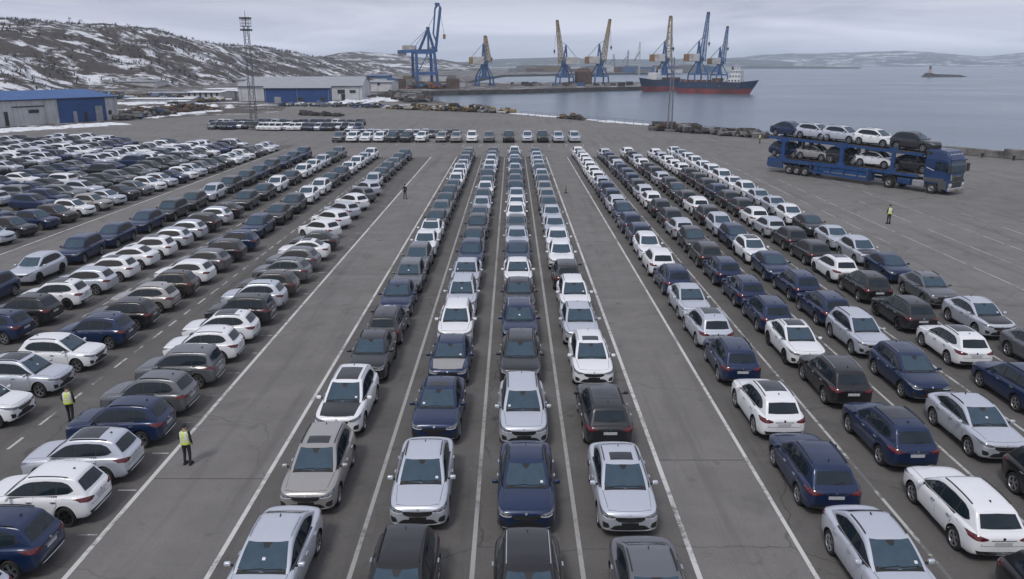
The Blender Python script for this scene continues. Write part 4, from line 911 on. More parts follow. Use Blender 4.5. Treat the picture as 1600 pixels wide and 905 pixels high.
for q in range(9): s = q / 8; bo.bar(P3(682 + 8.5 * s, 82 - 62 * s, -2.2), P3(682 + 8.5 * s, 82 - 62 * s, 2.2), .45)
bo.box(P3(686, 16, 0), (2.4, 4.4, 1.4)).build('boom', CBL, t)
cm = MB().bar(P3(671, 50), P3(640, 78), .2).bar(P3(671, 50), P3(682, 30), .2).bar(P3(689, 20), P3(695, 58), .16).bar(P3(671, 50), P3(648, 80), .2); cm.build('stay_cable', CABLE, t)
MB().box(P3(695.5, 62, 0), (1.4, 1.2, 2.6)).build('hook_block', COR, t)
# thin distant lattice cranes
for x, y0, y1, lean, lb in ((998, 124, 66, 2, 'slim pale lattice tower crane beyond the pier'), (979, 112, 79, 3, 'thin grey crane mast far across the harbour'), (961, 112, 85, -2, 'faintest thin crane mast on the far shore')):
    bp = at(x, y0); tp = at_y(x + lean, y1, bp.y) - bp; t = thing('distant_crane', lb, 'crane', tuple(bp)); m = MB(); w = bp.y / 1340 * 2.6
    lattice(m, (0, 0, 0), tp, w, w * .6, 12, w * .16); m.build('mast', CWH if x > 990 else GREY2, t); j = MB(); lattice(j, tp * .55 - Vector((w * 3.2, 0, w * 1.4)), tp * .75, w * .5, w * .4, 8, w * .12); j.build('jib', OCHRE if x > 990 else GREY2, t)
    MB().bar(tp, tp * .55 - Vector((w * 3.2, 0, w * 1.4)), w * .08).build('stay_cable', CABLE, t)

# ------------------------------------------------------------------ ships
HNAVY = mat('hull_navy', (.026, .050, .105), .5, 0, .3, .15, 0, (.035, .04, .06)); HRED = mat('hull_red', (.24, .050, .048), .6, 0, .3, .15, 0, (.10, .03, .03)); SWHITE = mat('ship_white', (.66, .67, .68), .5, 0, .1, .3, 0, (.40, .37, .33)); DECK = mat('deck_brown', (.14, .07, .05), .8, 0, .3, .3)
def ship(label, p0, p1, beam, fb, hull_h, bow_rake, stern_rake, parts):
    """hull from stern p0 to bow p1 at the waterline"""
    p0 = Vector((p0.x, p0.y, WATER_Z)); p1 = Vector((p1.x, p1.y, WATER_Z)); d = p1 - p0; ln = d.length; t = thing('cargo_ship', label, 'ship', tuple(p0), math.atan2(d.y, d.x))
    n = 26
    def half(s): return beam / 2 * min(1, (1 - s) * 5.5) ** .6 * min(1, .72 + s * 4) if s < 1 else 0.02
    def ring(z): 
        e = z / hull_h; out = []
        for i in range(n + 1):
            s = i / n; x = s * ln + (bow_rake * e * max(0, (s - .8) / .2)) - (stern_rake * e * max(0, (.1 - s) / .1)); out.append((x, half(min(s, .999)) * (.86 + .14 * e + (.3 * e if s > .85 else 0)), z + (1.2 * e * max(0, (s - .82) / .18) ** 1.5)))
        return out
    def band_(zs, name, m):
        mb = MB(); rs = [ring(z) for z in zs]; k = n + 1
        for sg in (1, -1):
            vs = [(x, sg * y, z) for r in rs for x, y, z in r]; fs = [(j * k + i, j * k + i + 1, (j + 1) * k + i + 1, (j + 1) * k + i) for j in range(len(zs) - 1) for i in range(n)]
            mb.add(vs, [f[::-1] for f in fs] if sg > 0 else fs, 0, True)
        st = [r[0] for r in rs]; mb.add([(x, sg * y, z) for x, y, z in st for sg in (1, -1)], [(2 * j, 2 * j + 2, 2 * j + 3, 2 * j + 1) for j in range(len(st) - 1)])
        mb.build(name, m, t, sharp=40)
    band_([-2.0, 0, hull_h * .42], 'hull_bottom', HRED); band_([hull_h * .42, hull_h * .6, hull_h * .85, hull_h], 'hull_side', HNAVY)
    r = ring(hull_h * .9); mb = MB(); mb.add([(x, sg * y * .98, hull_h * .9) for x, y, z in r for sg in (1, -1)], [(2 * i, 2 * i + 1, 2 * i + 3, 2 * i + 2) for i in range(n)]).build('deck', DECK, t)
    for q in (0, 2, 3, 5, 8): o = MB().tube((ln * (.18 + q * .085), -beam / 2 - .04, hull_h * .66), (ln * (.18 + q * .085), -beam / 2 + .1, hull_h * .66), .16, n=8).build('porthole', SWHITE, t)
    parts(t, ln, hull_h * .9, beam); return t
def superstructure(t, x0, z, beam, decks, w0, m=None):
    zz = z
    for k in range(decks):
        w = w0 - k * .9; h = 2.3
        bl = MB().add(*rounded((x0 + k * .2, 0, zz + h / 2), (w, beam * (.86 - .05 * k), h), .12, segs=1)).build('deckhouse', m or SWHITE, t)
        for q in range(4): MB().box((x0 + k * .2 - w * .38 + q * w * .25, -beam * (.43 - .025 * k) - .02, zz + h * .6), (w * .12, .08, h * .35)).build('window', DARK, bl)
        zz += h
    MB().tube((x0, 0, zz), (x0, 0, zz + 4), .12, .06, 6).bar((x0 - 1.2, 0, zz + 2.6), (x0 + 1.2, 0, zz + 2.6), .12).build('radar_mast', SWHITE, t); MB().tube((x0 - w0 * .3, 0, zz - .5), (x0 - w0 * .3, 0, zz + 1.8), .55, .5, 8).build('funnel', DARKG, t)
def s1(t, ln, z, beam):
    superstructure(t, ln * .72, z, beam, 2, 5.5)
    for q in range(3): MB().box((ln * (.2 + .17 * q), 0, z + .9), (4, beam * .7, 1.8)).build('hatch_cover', RUST, t)
def s2(t, ln, z, beam):
    superstructure(t, ln * .80, z, beam, 3, 7.0)
    for q in range(4): MB().box((ln * (.10 + .15 * q), 0, z + .8), (4.8, beam * .7, 1.6 + (q == 3) * 2)).build('hatch_cover', RUST if q > 1 else DECK, t)
    for q in range(12): MB().bar((ln * (.05 + .075 * q), -beam * .47, z), (ln * (.05 + .075 * q), -beam * .47, z + 1.5), .10).build('stanchion', SWHITE, t)
ship('navy and red cargo ship with high white wheelhouse, rightmost of two', at(1060, 145.2, WATER_Z), at(1171, 147.2, WATER_Z), 8.5, 5, 6.2, 4.5, .4, s2)
ship('navy and red cargo ship moored ahead, its bow pointing left', at(1072, 143.0, WATER_Z) + Vector((0, 14, 0)), at(1005, 143.4, WATER_Z), 8.0, 5, 6.8, 3.8, .4, s1)

# breakwater islet with light tower
pl = at(1440, 120.5, WATER_Z); pr = at(1526, 121, WATER_Z); bw = thing('breakwater', 'low dark stone breakwater islet out on the open water', 'breakwater', tuple(pl)); ln = pr.x - pl.x
mb = MB(); st = []; n = 60; rn = random.Random(11)
for i in range(n + 1):
    s = i / n; h = 4.2 * min(1, s * 9) * (1.35 if .06 < s < .22 else 1.0) * (1 - .45 * s) * min(1, (1 - s) * 7 + .1) + rn.uniform(-.2, .2); x = s * ln
    st += [(x, -9 + rn.uniform(-.8, .8), -1), (x, -3 + rn.uniform(-.5, .5), h * .92), (x, 3, h), (x, 9, -1)]
mb.add(st, [(i * 4 + j, (i + 1) * 4 + j, (i + 1) * 4 + j + 1, i * 4 + j + 1) for i in range(n) for j in range(3)]).build('stone_mole', DARKG, bw)
pt = at_y(1453, 112.5, pl.y); lt = thing('light_tower', 'small weathered light tower on the breakwater islet', 'light tower', (pt.x, pl.y, WATER_Z + 4.6))
MB().lathe([(2.5, 0), (2.4, .6), (1.7, .8), (1.3, 6.0)], 12).build('tower', mat('tower_pale', (.36, .27, .24), .8, 0, .3, .6), lt); MB().lathe([(1.9, 6.0), (1.9, 6.3), (1.3, 6.3)], 12).build('gallery', DARKG, lt); MB().lathe([(1.1, 6.3), (1.1, 7.8)], 10).build('lantern', GLASS, lt); MB().lathe([(1.4, 7.8), (.5, 8.7), (.05, 9.4)], 10).build('cap', RUST, lt)

# ------------------------------------------------------------------ car transporter
TBLUE = mat('truck_blue', (.010, .044, .148), .35, 0, .2, 1.2, 0, (.012, .03, .08), .4); TBLUE2 = mat('trailer_blue', (.013, .060, .190), .5, 0, .25, 1.5, 0, (.06, .07, .09)); TGREY = mat('truck_grey', (.09, .092, .095), .5, 0, .15, 2); TDECK = mat('deck_plate', (.07, .06, .05), .7, .3, .4, 1.5, 0, (.17, .10, .05)); SILV = mat('tank_silver', (.50, .51, .53), .35, .7, .15, 2); AMBER = mat('amber', (.45, .20, .03), .4)
TS = 1.2; TH = math.atan2(-15.4, 9.7); TORG = at(1199, 266); TORG = Vector((TORG.x + .9, TORG.y - .3, 0))
tr = thing('car_transporter', 'blue two-deck car transporter truck loaded with cars beside the quay', 'truck', tuple(TORG), TH); tr.scale = (TS, TS, TS)
W2 = 1.27
def tpart(mb, name, m, par=None): return mb.build(name, m, par or tr)
# local x forward, y left (the side away from the camera), z up
def truck_wheel(x, y, r, w, dual=False):
    m = MB(); m.lathe([(r * .55, -w), (r * .9, -w), (r, -w * .7), (r, w * .7), (r * .9, w), (r * .55, w)], 26, 'Y')
    o = m.build('wheel', TYRE, tr, sharp=40); o.location = (x, y, r)
    h = MB(); s = 1 if y > 0 else -1; h.lathe([(r * .56, s * w * .9), (r * .5, s * w * .75), (r * .30, s * w * .35), (r * .28, s * w * .8), (r * .12, s * w * .95), (0.001, s * w * .95)], 20, 'Y')
    h.build('rim', mat('truck_rim', (.24, .24, .24), .5, .3, .25, 4), o, fix=True)
for y in (-1.05, 1.05):
    for x in (2.75, 3.75, 4.75): truck_wheel(x, y, .50, .19)
    truck_wheel(14.1, y, .52, .22); truck_wheel(18.2, y, .52, .19)
lowz, upz0, upz1 = 1.55, 3.62, 3.30
for s in (-1, 1):
    m = MB(); y = s * W2
    m.prism([(0, .75), (0, 1.55), (5.6, 1.55), (5.6, 1.18), (2.0, 1.18), (2.0, .55), (.2, .55)], -.07, .07, M=Matrix.Translation((0, y, 0)) @ Matrix.Rotation(R(90), 4, 'X'))
    tpart(m, 'rear_side_frame', TBLUE2)
    m = MB().bar((5.5, y, 1.40), (12.3, y, 1.40), .14, .32).bar((5.5, y, .62), (12.2, y, .52), .14, .24).bar((5.5, y, 1.4), (5.5, y, .6), .14, .3).bar((12.2, y, .45), (12.2, y, 1.5), .16, 1.1)
    tpart(m, 'side_beam', TBLUE2)
    for q in range(4): tpart(MB().bar((6.3 + q * 1.5, y, .62), (6.3 + q * 1.5, y, 1.4), .10, .14), 'side_strut', TBLUE2)
    tpart(MB().box((8.9, y - s * .05, 1.0), (6.2, .05, .42)), 'side_panel', TBLUE2)
    tpart(MB().bar((12.2, y, 1.45), (16.9, y, 1.40), .14, .26), 'neck_beam', TBLUE2)
    tpart(MB().bar((-.1, y, upz0), (9, y, upz0 - .12), .14, .24).bar((9, y, upz0 - .12), (17.0, y, upz1), .14, .24), 'upper_rail', TBLUE2)
    for x, wd in ((1.9, .42), (8.9, .40), (14.3, .34)):
        tpart(MB().bar((x, y, 1.3), (x, y, upz0 - .05), wd, .16).box((x, y, upz0 - .15), (wd + .5, .18, .5)).box((x, y, 1.55), (wd + .5, .18, .5)), 'deck_pillar', TBLUE2)
    tpart(MB().bar((1.9, y, upz0 - .5), (.9, y, upz0 - .1), .08).bar((8.9, y, upz0 - .6), (7.9, y, upz0 - .15), .08).bar((8.9, y, upz0 - .6), (9.9, y, upz0 - .2), .08), 'pillar_brace', TBLUE2)
    for x in (3.9, 4.7, 10.3, 11.1, 16.3): tpart(MB().tube((x, y * .55, 1.5), (x, y * .55, upz0 - .2), .13, n=8), 'lift_cylinder', DARKG)
for yy in (-.72, .72):
    tpart(MB().box((6.0, yy, 1.60), (12.2, .62, .06)), 'lower_runway', TDECK); tpart(MB().bar((12.1, yy, 1.60), (16.9, yy, 1.55), .62, .06), 'lower_runway', TDECK)
    tpart(MB().bar((-.1, yy, upz0 + .10), (9, yy, upz0 - .02), .62, .06).bar((9, yy, upz0 - .02), (17.0, yy, upz1 + .10), .62, .06), 'upper_runway', TDECK)
for x in (0, 3, 6, 9, 12): tpart(MB().box((x + .1, 0, 1.35), (.16, 2.4, .2)), 'cross_member', TBLUE2)
for x in (0, 3, 6, 9, 12, 15, 16.9): tpart(MB().box((x, 0, upz0 - .05 - x * .018), (.14, 2.4, .14)), 'cross_member', TBLUE2)
tpart(MB().box((-.05, 0, .9), (.12, 2.5, .5)), 'rear_bumper', TBLUE2)
for s in (-1, 1): tpart(MB().box((-.12, s * 1.0, .9), (.06, .4, .16)), 'tail_light', REDLENS)
# tractor
tpart(MB().box((16.6, 0, .95), (6.2, .95, .32)), 'chassis', DARKG)
tpart(MB().tube((14.1, 0, 1.25), (14.1, 0, 1.4), .6, n=16), 'fifth_wheel', DARKG)
for s in (-1, 1):
    tpart(MB().add(*rounded((16.95, s * 1.02, .78), (1.15, .55, .62), .10)), 'fuel_tank', SILV)
    tpart(MB().add(*rounded((15.55, s * 1.0, .80), (1.35, .5, .58), .12)), 'side_tank', TBLUE)
    mu = MB(); 
    for q in range(9):
        a0, a1 = math.pi * q / 8, math.pi * (q + 1) / 8
        if q < 8: mu.bar((14.1 + .66 * math.cos(a0), s * 1.05, .54 + .66 * math.sin(a0)), (14.1 + .66 * math.cos(a1), s * 1.05, .54 + .66 * math.sin(a1)), .5, .04)
    tpart(mu, 'mudguard', DARKG)
# cab as a lofted shape: profile rings along x
cabv = []; xs = [(17.35, 1.20), (17.45, 1.25), (19.25, 1.25), (19.50, 1.22), (19.62, 1.10)]
def cabring(x, w, z0, z1, zr): return [(x, -w, z0), (x, -w, z1), (x, -w * .93, zr - .18), (x, -w * .82, zr), (x, w * .82, zr), (x, w * .93, zr - .18), (x, w, z1), (x, w, z0)]
prof = [(17.35, 1.20, .95, 3.0, 3.78), (17.45, 1.25, .95, 3.05, 3.84), (18.5, 1.25, .95, 3.05, 3.86), (19.15, 1.25, .80, 3.0, 3.74), (19.42, 1.245, .42, 2.95, 3.42), (19.60, 1.22, .36, 2.3, 3.05), (19.70, 1.16, .36, 1.9, 2.55)]
V = [p for a in prof for p in cabring(*a)]; nn = 8
F = [(i * nn + j, i * nn + (j + 1) % nn, (i + 1) * nn + (j + 1) % nn, (i + 1) * nn + j) for i in range(len(prof) - 1) for j in range(nn)] + [tuple(range(nn)), tuple(range((len(prof) - 1) * nn, len(prof) * nn))[::-1]]
cabo = MB().add(V, F, 0, False).build('cab', TBLUE, tr, fix=True)
cs = MB()
for s in (-1, 1):
    cs.add(*rounded((18.3, s * 1.235, 1.22), (1.9, .10, .34), .03, segs=1))
cs.build('lower_skirt', TGREY, tr)
for s in (-1, 1):
    tpart(MB().add(*rounded((19.15, s * 1.22, .85), (.75, .12, .75), .05, segs=1)), 'wheel_housing', TGREY)
    tpart(MB().prism([(18.98, 2.05), (19.50, 2.02), (19.36, 2.75), (18.98, 2.80)], -.02, .02, M=Matrix.Translation((0, s * 1.255, 0)) @ Matrix.Rotation(R(90), 4, 'X')), 'side_window', GLASS)
    tpart(MB().prism([(18.35, 2.12), (18.86, 2.07), (18.86, 2.80), (18.35, 2.80)], -.02, .02, M=Matrix.Translation((0, s * 1.255, 0)) @ Matrix.Rotation(R(90), 4, 'X')), 'side_window', GLASS)
    tpart(MB().add(*rounded((19.75, s * 1.42, 2.35), (.20, .26, .72), .06, segs=2)).bar((19.55, s * 1.2, 2.7), (19.7, s * 1.4, 2.65), .05), 'mirror', DARKG)
    tpart(MB().add(*rounded((19.70, s * .98, .78), (.10, .42, .55), .05, segs=2)), 'headlight_surround', SILV); tpart(MB().add(*rounded((19.755, s * .98, .90), (.06, .28, .18), .03, segs=1)), 'headlight', LEDWHITE); tpart(MB().add(*rounded((19.755, s * .98, .65), (.06, .24, .12), .02, segs=1)), 'fog_light', AMBER)
    tpart(MB().bar((19.745, s * 1.02, 1.3), (19.735, s * 1.05, 1.85), .10, .10), 'air_deflector', SILV)
wz_ = [(19.755, 1.10, 1.98), (19.745, 1.10, 2.56), (19.655, 1.06, 2.99)]
wv = [Vector((x, sg * y, z)) for x, y, z in wz_ for sg in (-1, 1)]
tpart(MB().add(wv + [v - Vector((.2, 0, 0)) for v in wv], [(0, 1, 3, 2), (2, 3, 5, 4), (0, 6, 7, 1), (4, 5, 11, 10), (0, 2, 8, 6), (2, 4, 10, 8), (1, 7, 9, 3), (3, 9, 11, 5)]), 'windscreen', GLASSF)
for s in (-1, 1): tpart(MB().bar((19.775, s * .5 - .35, 2.0), (19.77, s * .5 + .2, 2.12), .03), 'wiper', DARKG)
tpart(MB().box((19.68, 0, 3.04), (.24, 2.2, .10)), 'sun_visor', TBLUE)
tpart(MB().add(*rounded((19.70, 0, 1.22), (.10, 1.55, .98), .05, segs=1)), 'grille', TGREY)
for z in (.86, 1.04, 1.30, 1.48): tpart(MB().box((19.765, 0, z), (.05, 1.40, .06)), 'grille_bar', DARKG)
tpart(MB().box((19.77, 0, 1.62), (.03, .30, .08)), 'emblem', CHROME); tpart(MB().box((19.77, 0, 1.17), (.03, .22, .05)), 'emblem', CHROME)
tpart(MB().add(*rounded((19.70, 0, .50), (.22, 2.44, .30), .08, segs=2)), 'front_bumper', SILV); tpart(MB().box((19.82, -.1, .47), (.03, .55, .12)), 'number_plate', YEL)
for q in (-.8, -.4, 0, .4, .8): tpart(MB().box((19.36, q, 3.50), (.10, .16, .08)), 'marker_lamp', LEDWHITE)
tpart(MB().box((19.42, .1, 3.28), (.05, .9, .09)), 'roof_lettering', LEDWHITE)
for s in (-1, 1): tpart(MB().tube((17.7, s * 1.18, 3.55), (17.7, s * 1.27, 3.55), .16, n=14), 'air_inlet', DARKG)
for s in (-1, 1): tpart(MB().bar((17.55, s * 1.262, 2.28), (18.25, s * 1.262, 2.05), .02, .05), 'cab_stripe', LEDWHITE)
tmat = Matrix.Translation(TORG) @ Matrix.Rotation(TH, 4, 'Z')
LOAD = [(1.55, 1, 'N', 'sedan', 'blue sedan at the rear of the upper deck'), (4.7, 1, 'S', 'hatch', 'pale silver crossover second from the rear of the upper deck'), (7.9, 1, 'S', 'hatch', 'silver crossover in the middle of the upper deck'), (11.5, 1, 'W', 'hatch', 'white crossover on the upper deck'), (15.4, 1, 'D', 'hatch', 'charcoal crossover above the tractor end of the upper deck'),
        (1.6, 0, 'N', 'hatch', 'blue crossover at the rear of the lower deck'), (5.0, 0, 'T', 'sedan', 'beige car with black roof on the lower deck'), (8.6, 0, 'D', 'hatch', 'charcoal crossover in the middle of the lower deck'), (11.9, 0, 'W', 'sedan', 'off-white sedan on the lower deck'), (15.7, 0, 'K', 'sedan', 'black sedan behind the cab on the lower deck')]
for x, up, c, kd, lb in LOAD:
    z = (upz0 + .13 - .012 * x - (.010 * (x - 9) if x > 9 else 0)) if up else (1.63 - (.01 * max(0, x - 12)))
    p = tmat @ (Vector((x, 0, z)) * TS)
    car(tuple(p), TH, c, kd, True, None, 'sunroof_large' if 'black roof' in lb else None, False, False, lb + ' of the transporter', 'cars loaded on the transporter', 1.14, R(1.0) if up else 0)

# ------------------------------------------------------------------ people
VEST = mat('vest_yellow', (.62, .72, .10), .7, 0, .12, 9); REFL = mat('reflective_tape', (.66, .68, .68), .5, 0, .1, 9); CLOTH = mat('dark_cloth', (.018, .019, .023), .85, 0, .3, 10, .1); SKIN = mat('skin', (.42, .27, .20), .55, 0, .1, 20); HAIR = mat('dark_knit', (.02, .02, .022), .9, 0, .3, 30)
def person(loc, heading, label, scale=.87, vest=True, stride=0.0, look=0.0):
    """local +x is forward"""
    t = thing('person', label, 'person', loc, heading, 'yard workers'); t.scale = (scale,) * 3
    J = {'pel': (0, 0, .95, .135, .15), 'bel': (.01, 0, 1.10, .125, .145), 'che': (0, 0, 1.30, .125, .17), 'nb': (0, 0, 1.45, .07, .09), 'nk': (.01, 0, 1.53, .055, .055), 'hd': (.025, 0, 1.63, .088, .078), 'ht': (.02, 0, 1.72, .075, .07)}
    E = [('pel', 'bel'), ('bel', 'che'), ('che', 'nb'), ('nb', 'nk'), ('nk', 'hd'), ('hd', 'ht')]
    for s, n in ((1, 'l'), (-1, 'r')):
        st = stride * s
        J.update({n + 'hip': (0, s * .10, .88, .095, .095), n + 'kn': (.03 + st * .5, s * .11, .49, .065, .065), n + 'an': (-.02 + st, s * .12, .09, .048, .048), n + 'to': (.16 + st, s * .135, .045, .04, .045),
                  n + 'sh': (0, s * .19, 1.40, .068, .068), n + 'el': (-.03, s * .255, 1.13, .05, .05), n + 'wr': (.13 if s > 0 else .10, s * .215, .97 if s > 0 else .93, .036, .036)})
        E += [('pel', n + 'hip'), (n + 'hip', n + 'kn'), (n + 'kn', n + 'an'), (n + 'an', n + 'to'), ('nb', n + 'sh'), (n + 'sh', n + 'el'), (n + 'el', n + 'wr')]
    names = list(J); me = bpy.data.meshes.new('person_body'); me.from_pydata([J[k][:3] for k in names], [(names.index(a), names.index(b_)) for a, b_ in E], [])
    o = bpy.data.objects.new('tmp', me); C.objects.link(o); md = o.modifiers.new('skin', 'SKIN'); md.use_smooth_shade = True
    for v, k in zip(me.skin_vertices[0].data, names): v.radius = J[k][3:]; v.use_root = (k == 'pel')
    sb = o.modifiers.new('sub', 'SUBSURF'); sb.levels = 2; sb.render_levels = 2
    bmx = eval_mesh(o); drop(o); bmx.name = 'person_body'; bmx.materials.clear(); bmx.materials.append(CLOTH); bmx.materials.append(SKIN)
    for p in bmx.polygons:
        c = p.center; p.use_smooth = True; p.material_index = 1 if c.z > 1.50 else 0
    bd = link('body', bmx, t)
    hd = MB(); hd.lathe([(.001, 1.565), (.05, 1.575), (.082, 1.62), (.086, 1.66), (.078, 1.70), (.05, 1.735), (.001, 1.75)], 16, 'Z'); 
    hat = MB(); hat.lathe([(.098, 1.655), (.10, 1.68), (.094, 1.72), (.065, 1.765), (.001, 1.78)], 16, 'Z', M=Matrix.Translation((.012, 0, 0))); hat.build('cap', HAIR, t)
    fc = MB(); 
    for s in (-1, 1): fc.box((.105, s * .032, 1.645), (.012, .022, .010)); fc.add(*rounded((.015, s * .088, 1.635), (.04, .02, .06), .008, segs=1))
    fc.add([(.098, .012, 1.64), (.098, -.012, 1.64), (.128, 0, 1.605), (.098, .016, 1.60), (.098, -.016, 1.60)], [(0, 1, 2), (0, 2, 3), (1, 4, 2), (3, 2, 4)]).box((.103, 0, 1.572), (.010, .05, .008)); fc.build('face', SKIN, t)
    for s, n in ((1, 'l'), (-1, 'r')):
        w = Vector(J[n + 'wr'][:3]); d = (w - Vector(J[n + 'el'][:3])).normalized(); h = MB(); pc = w + d * .06
        h.add(*rounded(pc, (.05, .05, .085), .018, segs=2))
        for q in range(4):
            b0 = w + d * .10 + Vector((-.022 + q * .015, 0, 0)); b1 = b0 + d * (.035 + .006 * (1.5 - abs(q - 1.5))) + Vector((0, -s * .008, 0)); b2 = b1 + (d + Vector((.25, -s * .45, -.1))).normalized() * .032
            h.tube(b0, b1, .0095, .009, 6).tube(b1, b2, .009, .007, 6)
        th0 = w + d * .04 + Vector((.024, -s * .006, 0)); th1 = th0 + (d + Vector((.7, -s * .3, 0))).normalized() * .04; h.tube(th0, th1, .011, .01, 6).tube(th1, th1 + d * .03, .01, .008, 6); h.build('hand', SKIN, t)
        f = Vector(J[n + 'an'][:3]); MB().add(*rounded((f.x + .07, f.y, .05), (.28, .105, .10), .035, segs=2)).build('shoe', CLOTH, t)
    if vest:
        v = MB(); rings = []; zs = [(.93, .165, .20, 0), (1.00, .165, .205, 0), (1.04, .166, .207, 1), (1.09, .166, .208, 0), (1.14, .166, .21, 1), (1.19, .165, .212, 0), (1.30, .16, .215, 0), (1.40, .145, .215, 0), (1.455, .11, .17, 0), (1.48, .08, .10, 0)]
        n = 20; vs = [(rx * math.cos(2 * math.pi * k / n), ry * math.sin(2 * math.pi * k / n), z) for z, rx, ry, _ in zs for k in range(n)]
        for i in range(len(zs) - 1):
            for k in range(n):
                th_ = 2 * math.pi * (k + .5) / n; strap = zs[i][0] > 1.15 and abs(abs(math.sin(th_)) - .55) < .16
                v.add([vs[i * n + k], vs[i * n + (k + 1) % n], vs[(i + 1) * n + (k + 1) % n], vs[(i + 1) * n + k]], [(0, 1, 2, 3)], 1 if (zs[i][3] or strap) else 0, True)
        v.build('safety_vest', [VEST, REFL], t, fix=True)
    return t
person(tuple(at(112, 660)), R(95), 'worker in yellow vest and dark hood walking between the left car rows', .86, True, .12)
person(tuple(at(294, 726)), R(80), 'worker in yellow vest standing on the white line of the left lane', .86)
person(tuple(at(1388, 350)), R(100), 'worker in yellow vest alone on the open asphalt near the transporter', .95)
person(tuple(at(633, 311)), R(-60), 'small dark-clothed worker far down the left lane', .85, False, .1)
person(tuple(at(1187, 224)), R(200), 'tiny worker in yellow vest at the quay behind the transporter', .95, True, .15)
mp_o = thing('marker_post', 'tiny dark and yellow marker post in the right-hand lane', 'post', tuple(at(884, 302)))
MB().lathe([(.16, 0), (.16, .08), (.06, .12), (.05, .8), (.001, .82)], 10).build('post', DARKG, mp_o); MB().lathe([(.075, .45), (.075, .75)], 10).build('band', YEL, mp_o)

# ------------------------------------------------------------------ parked cars
ORD = ['first', 'second', 'third', 'fourth', 'fifth', 'sixth', 'seventh', 'eighth', 'ninth', 'tenth', 'eleventh', 'twelfth', 'thirteenth', 'fourteenth', 'fifteenth', 'sixteenth', 'seventeenth', 'eighteenth', 'nineteenth', 'twentieth']
def ordinal(n):
    if n < 20: return ORD[n]
    tens, u = divmod(n + 1, 10); return {2: 'twentieth', 3: 'thirtieth', 4: 'fortieth'}[tens] if u == 0 else {2: 'twenty', 3: 'thirty', 4: 'forty'}[tens] + '-' + ORD[u - 1]
KN = {'hatch': 'crossover', 'sedan': 'sedan', 'suv': 'boxy SUV'}
cr_ = random.Random(21); NEAR = 52.0
FAR = []                                                   # cars that go into the one joined object
def row(phrase, items, group, sc=.95):
    for i, (X, Y, h, spec, kind) in enumerate(items):
        c = spec[0]; opt = spec[1:]; bon = 'K' if 'k' in opt else ('T' if 't' in opt else None); roof = 'sunroof_large' if 'p' in opt else ('sunroof_small' if 's' in opt else None)
        feat = 'black-bonneted ' if 'k' in opt else ('glass-roofed ' if 'p' in opt else '')
        near = math.hypot(X, Y) < NEAR
        j = cr_.uniform(-1, 1)
        car((X + .07 * j, Y + cr_.uniform(-.1, .1), 0.004), h + R(cr_.uniform(-1.3, 1.3)), c, kind, near, bon, roof, cr_.random() < .2, cr_.random() < .35, f'{feat}{CNAME[c]} {KN[kind]}, {ordinal(i)} from the near end, {phrase}', group, (lambda k: (k * cr_.uniform(.975, 1.02) * (1 if h in (FWD, BACK) else .84), k * cr_.uniform(.98, 1.02), k * cr_.uniform(.97, 1.04)))(sc if h in (FWD, BACK) else sc * .96))
FWD, BACK, LEFT, RIGHT = R(-90), R(90), R(180), R(0)        # facing the camera, away, to the left, to the right
def long_row(X, Y0, step, spec, default=FWD, drift=0.0):
    out = []
    for i, s in enumerate(spec.split()):
        Y = Y0 + min(i, 3) * step + max(0, i - 3) * (step * .895)
        if Y > 120: break
        h = default
        if 'f' in s: h = FWD
        if 'r' in s: h = BACK
        k = 'hatch' if h == BACK else ('sedan' if cr_.random() < .6 else 'hatch')
        if 'v' in s: k = 'suv'
        out.append((X + drift * (Y - 20) / 100, Y, h, s, k))
    return out
row('leftmost of four central rows', long_row(-6.3, 18.5, 5.15, 'S Ts Wkp D Dr N G G W Wp D G D D G W W Ws S G D G S W'), 'cars in the four central rows')
row('second of four central rows', long_row(-2.78, 17.2, 5.5, 'K S Ns Nt W S S N D D G S G W G D S W S G D S W G'), 'cars in the four central rows')
row('third of four central rows', long_row(.40, 16.9, 5.6, 'K N S D N D W N S G W W S N G D S N S D W S G S'), 'cars in the four central rows')
row('rightmost of four central rows', long_row(3.40, 16.9, 5.55, 'G Ss Drp Ws S W Dr W W S S G T T G S G S S S G S W S'), 'cars in the four central rows')
row('first row right of central rows', long_row(9.75, 18.4, 5.05, 'Sf N Wp N Sp Sf N Wk Wf N N Nf S N N S W W W W W S W N', BACK), 'cars in the rows right of centre', .935)
row('second row right of central rows', long_row(13.4, 16.1, 5.05, 'Kf W Np K Wpf N N N D Df S D D W S D N N N S D N S D', BACK), 'cars in the rows right of centre', .935)
row('third row right of central rows', long_row(16.9, 21.8, 5.05, 'Kf Sf Nf Sf N N Nf Wpf Nf Sf D W D Df D S D D W S D W S', BACK), 'cars in the rows right of centre', .935)
row('fourth row right of central rows', long_row(20.8, 30.6, 5.0, 'N Wp D K Wp D D S W D D N D D D W W W S W', BACK), 'cars in the rows right of centre', .935)
row('fifth row right of central rows', long_row(24.2, 34.4, 5.2, 'G Sk G N Sk S D W S S W W Wv Wv W W W S W', FWD), 'cars in the rows right of centre', .935)
def perp_row(xa, xb, ys, spec, head):
    out = []
    for Y, s in zip(ys, spec.split()):
        h = RIGHT if 'e' in s else head; k = 'suv' if 'v' in s else 'hatch' if Y < 48 or cr_.random() < .75 else 'sedan'; X = xa + (xb - xa) * (Y - 16) / 80
        out.append((X, Y, h + R(cr_.uniform(-2, 2)), s, k))
    return out
def fill(n, pal): return ' '.join(cr_.choice(pal) for _ in range(n))
ys = [16.7, 19.2, 21.7, 24.2, 26.8, 29.4, 32.3, 35.1, 37.7, 40.6, 43.2, 45.8, 49, 51.8, 54.8, 57.8]
Lr = perp_row(-14.2, -14.9, ys, 'S N W Sp N G Gv W Wp Dv S B G G Wp D', LEFT)
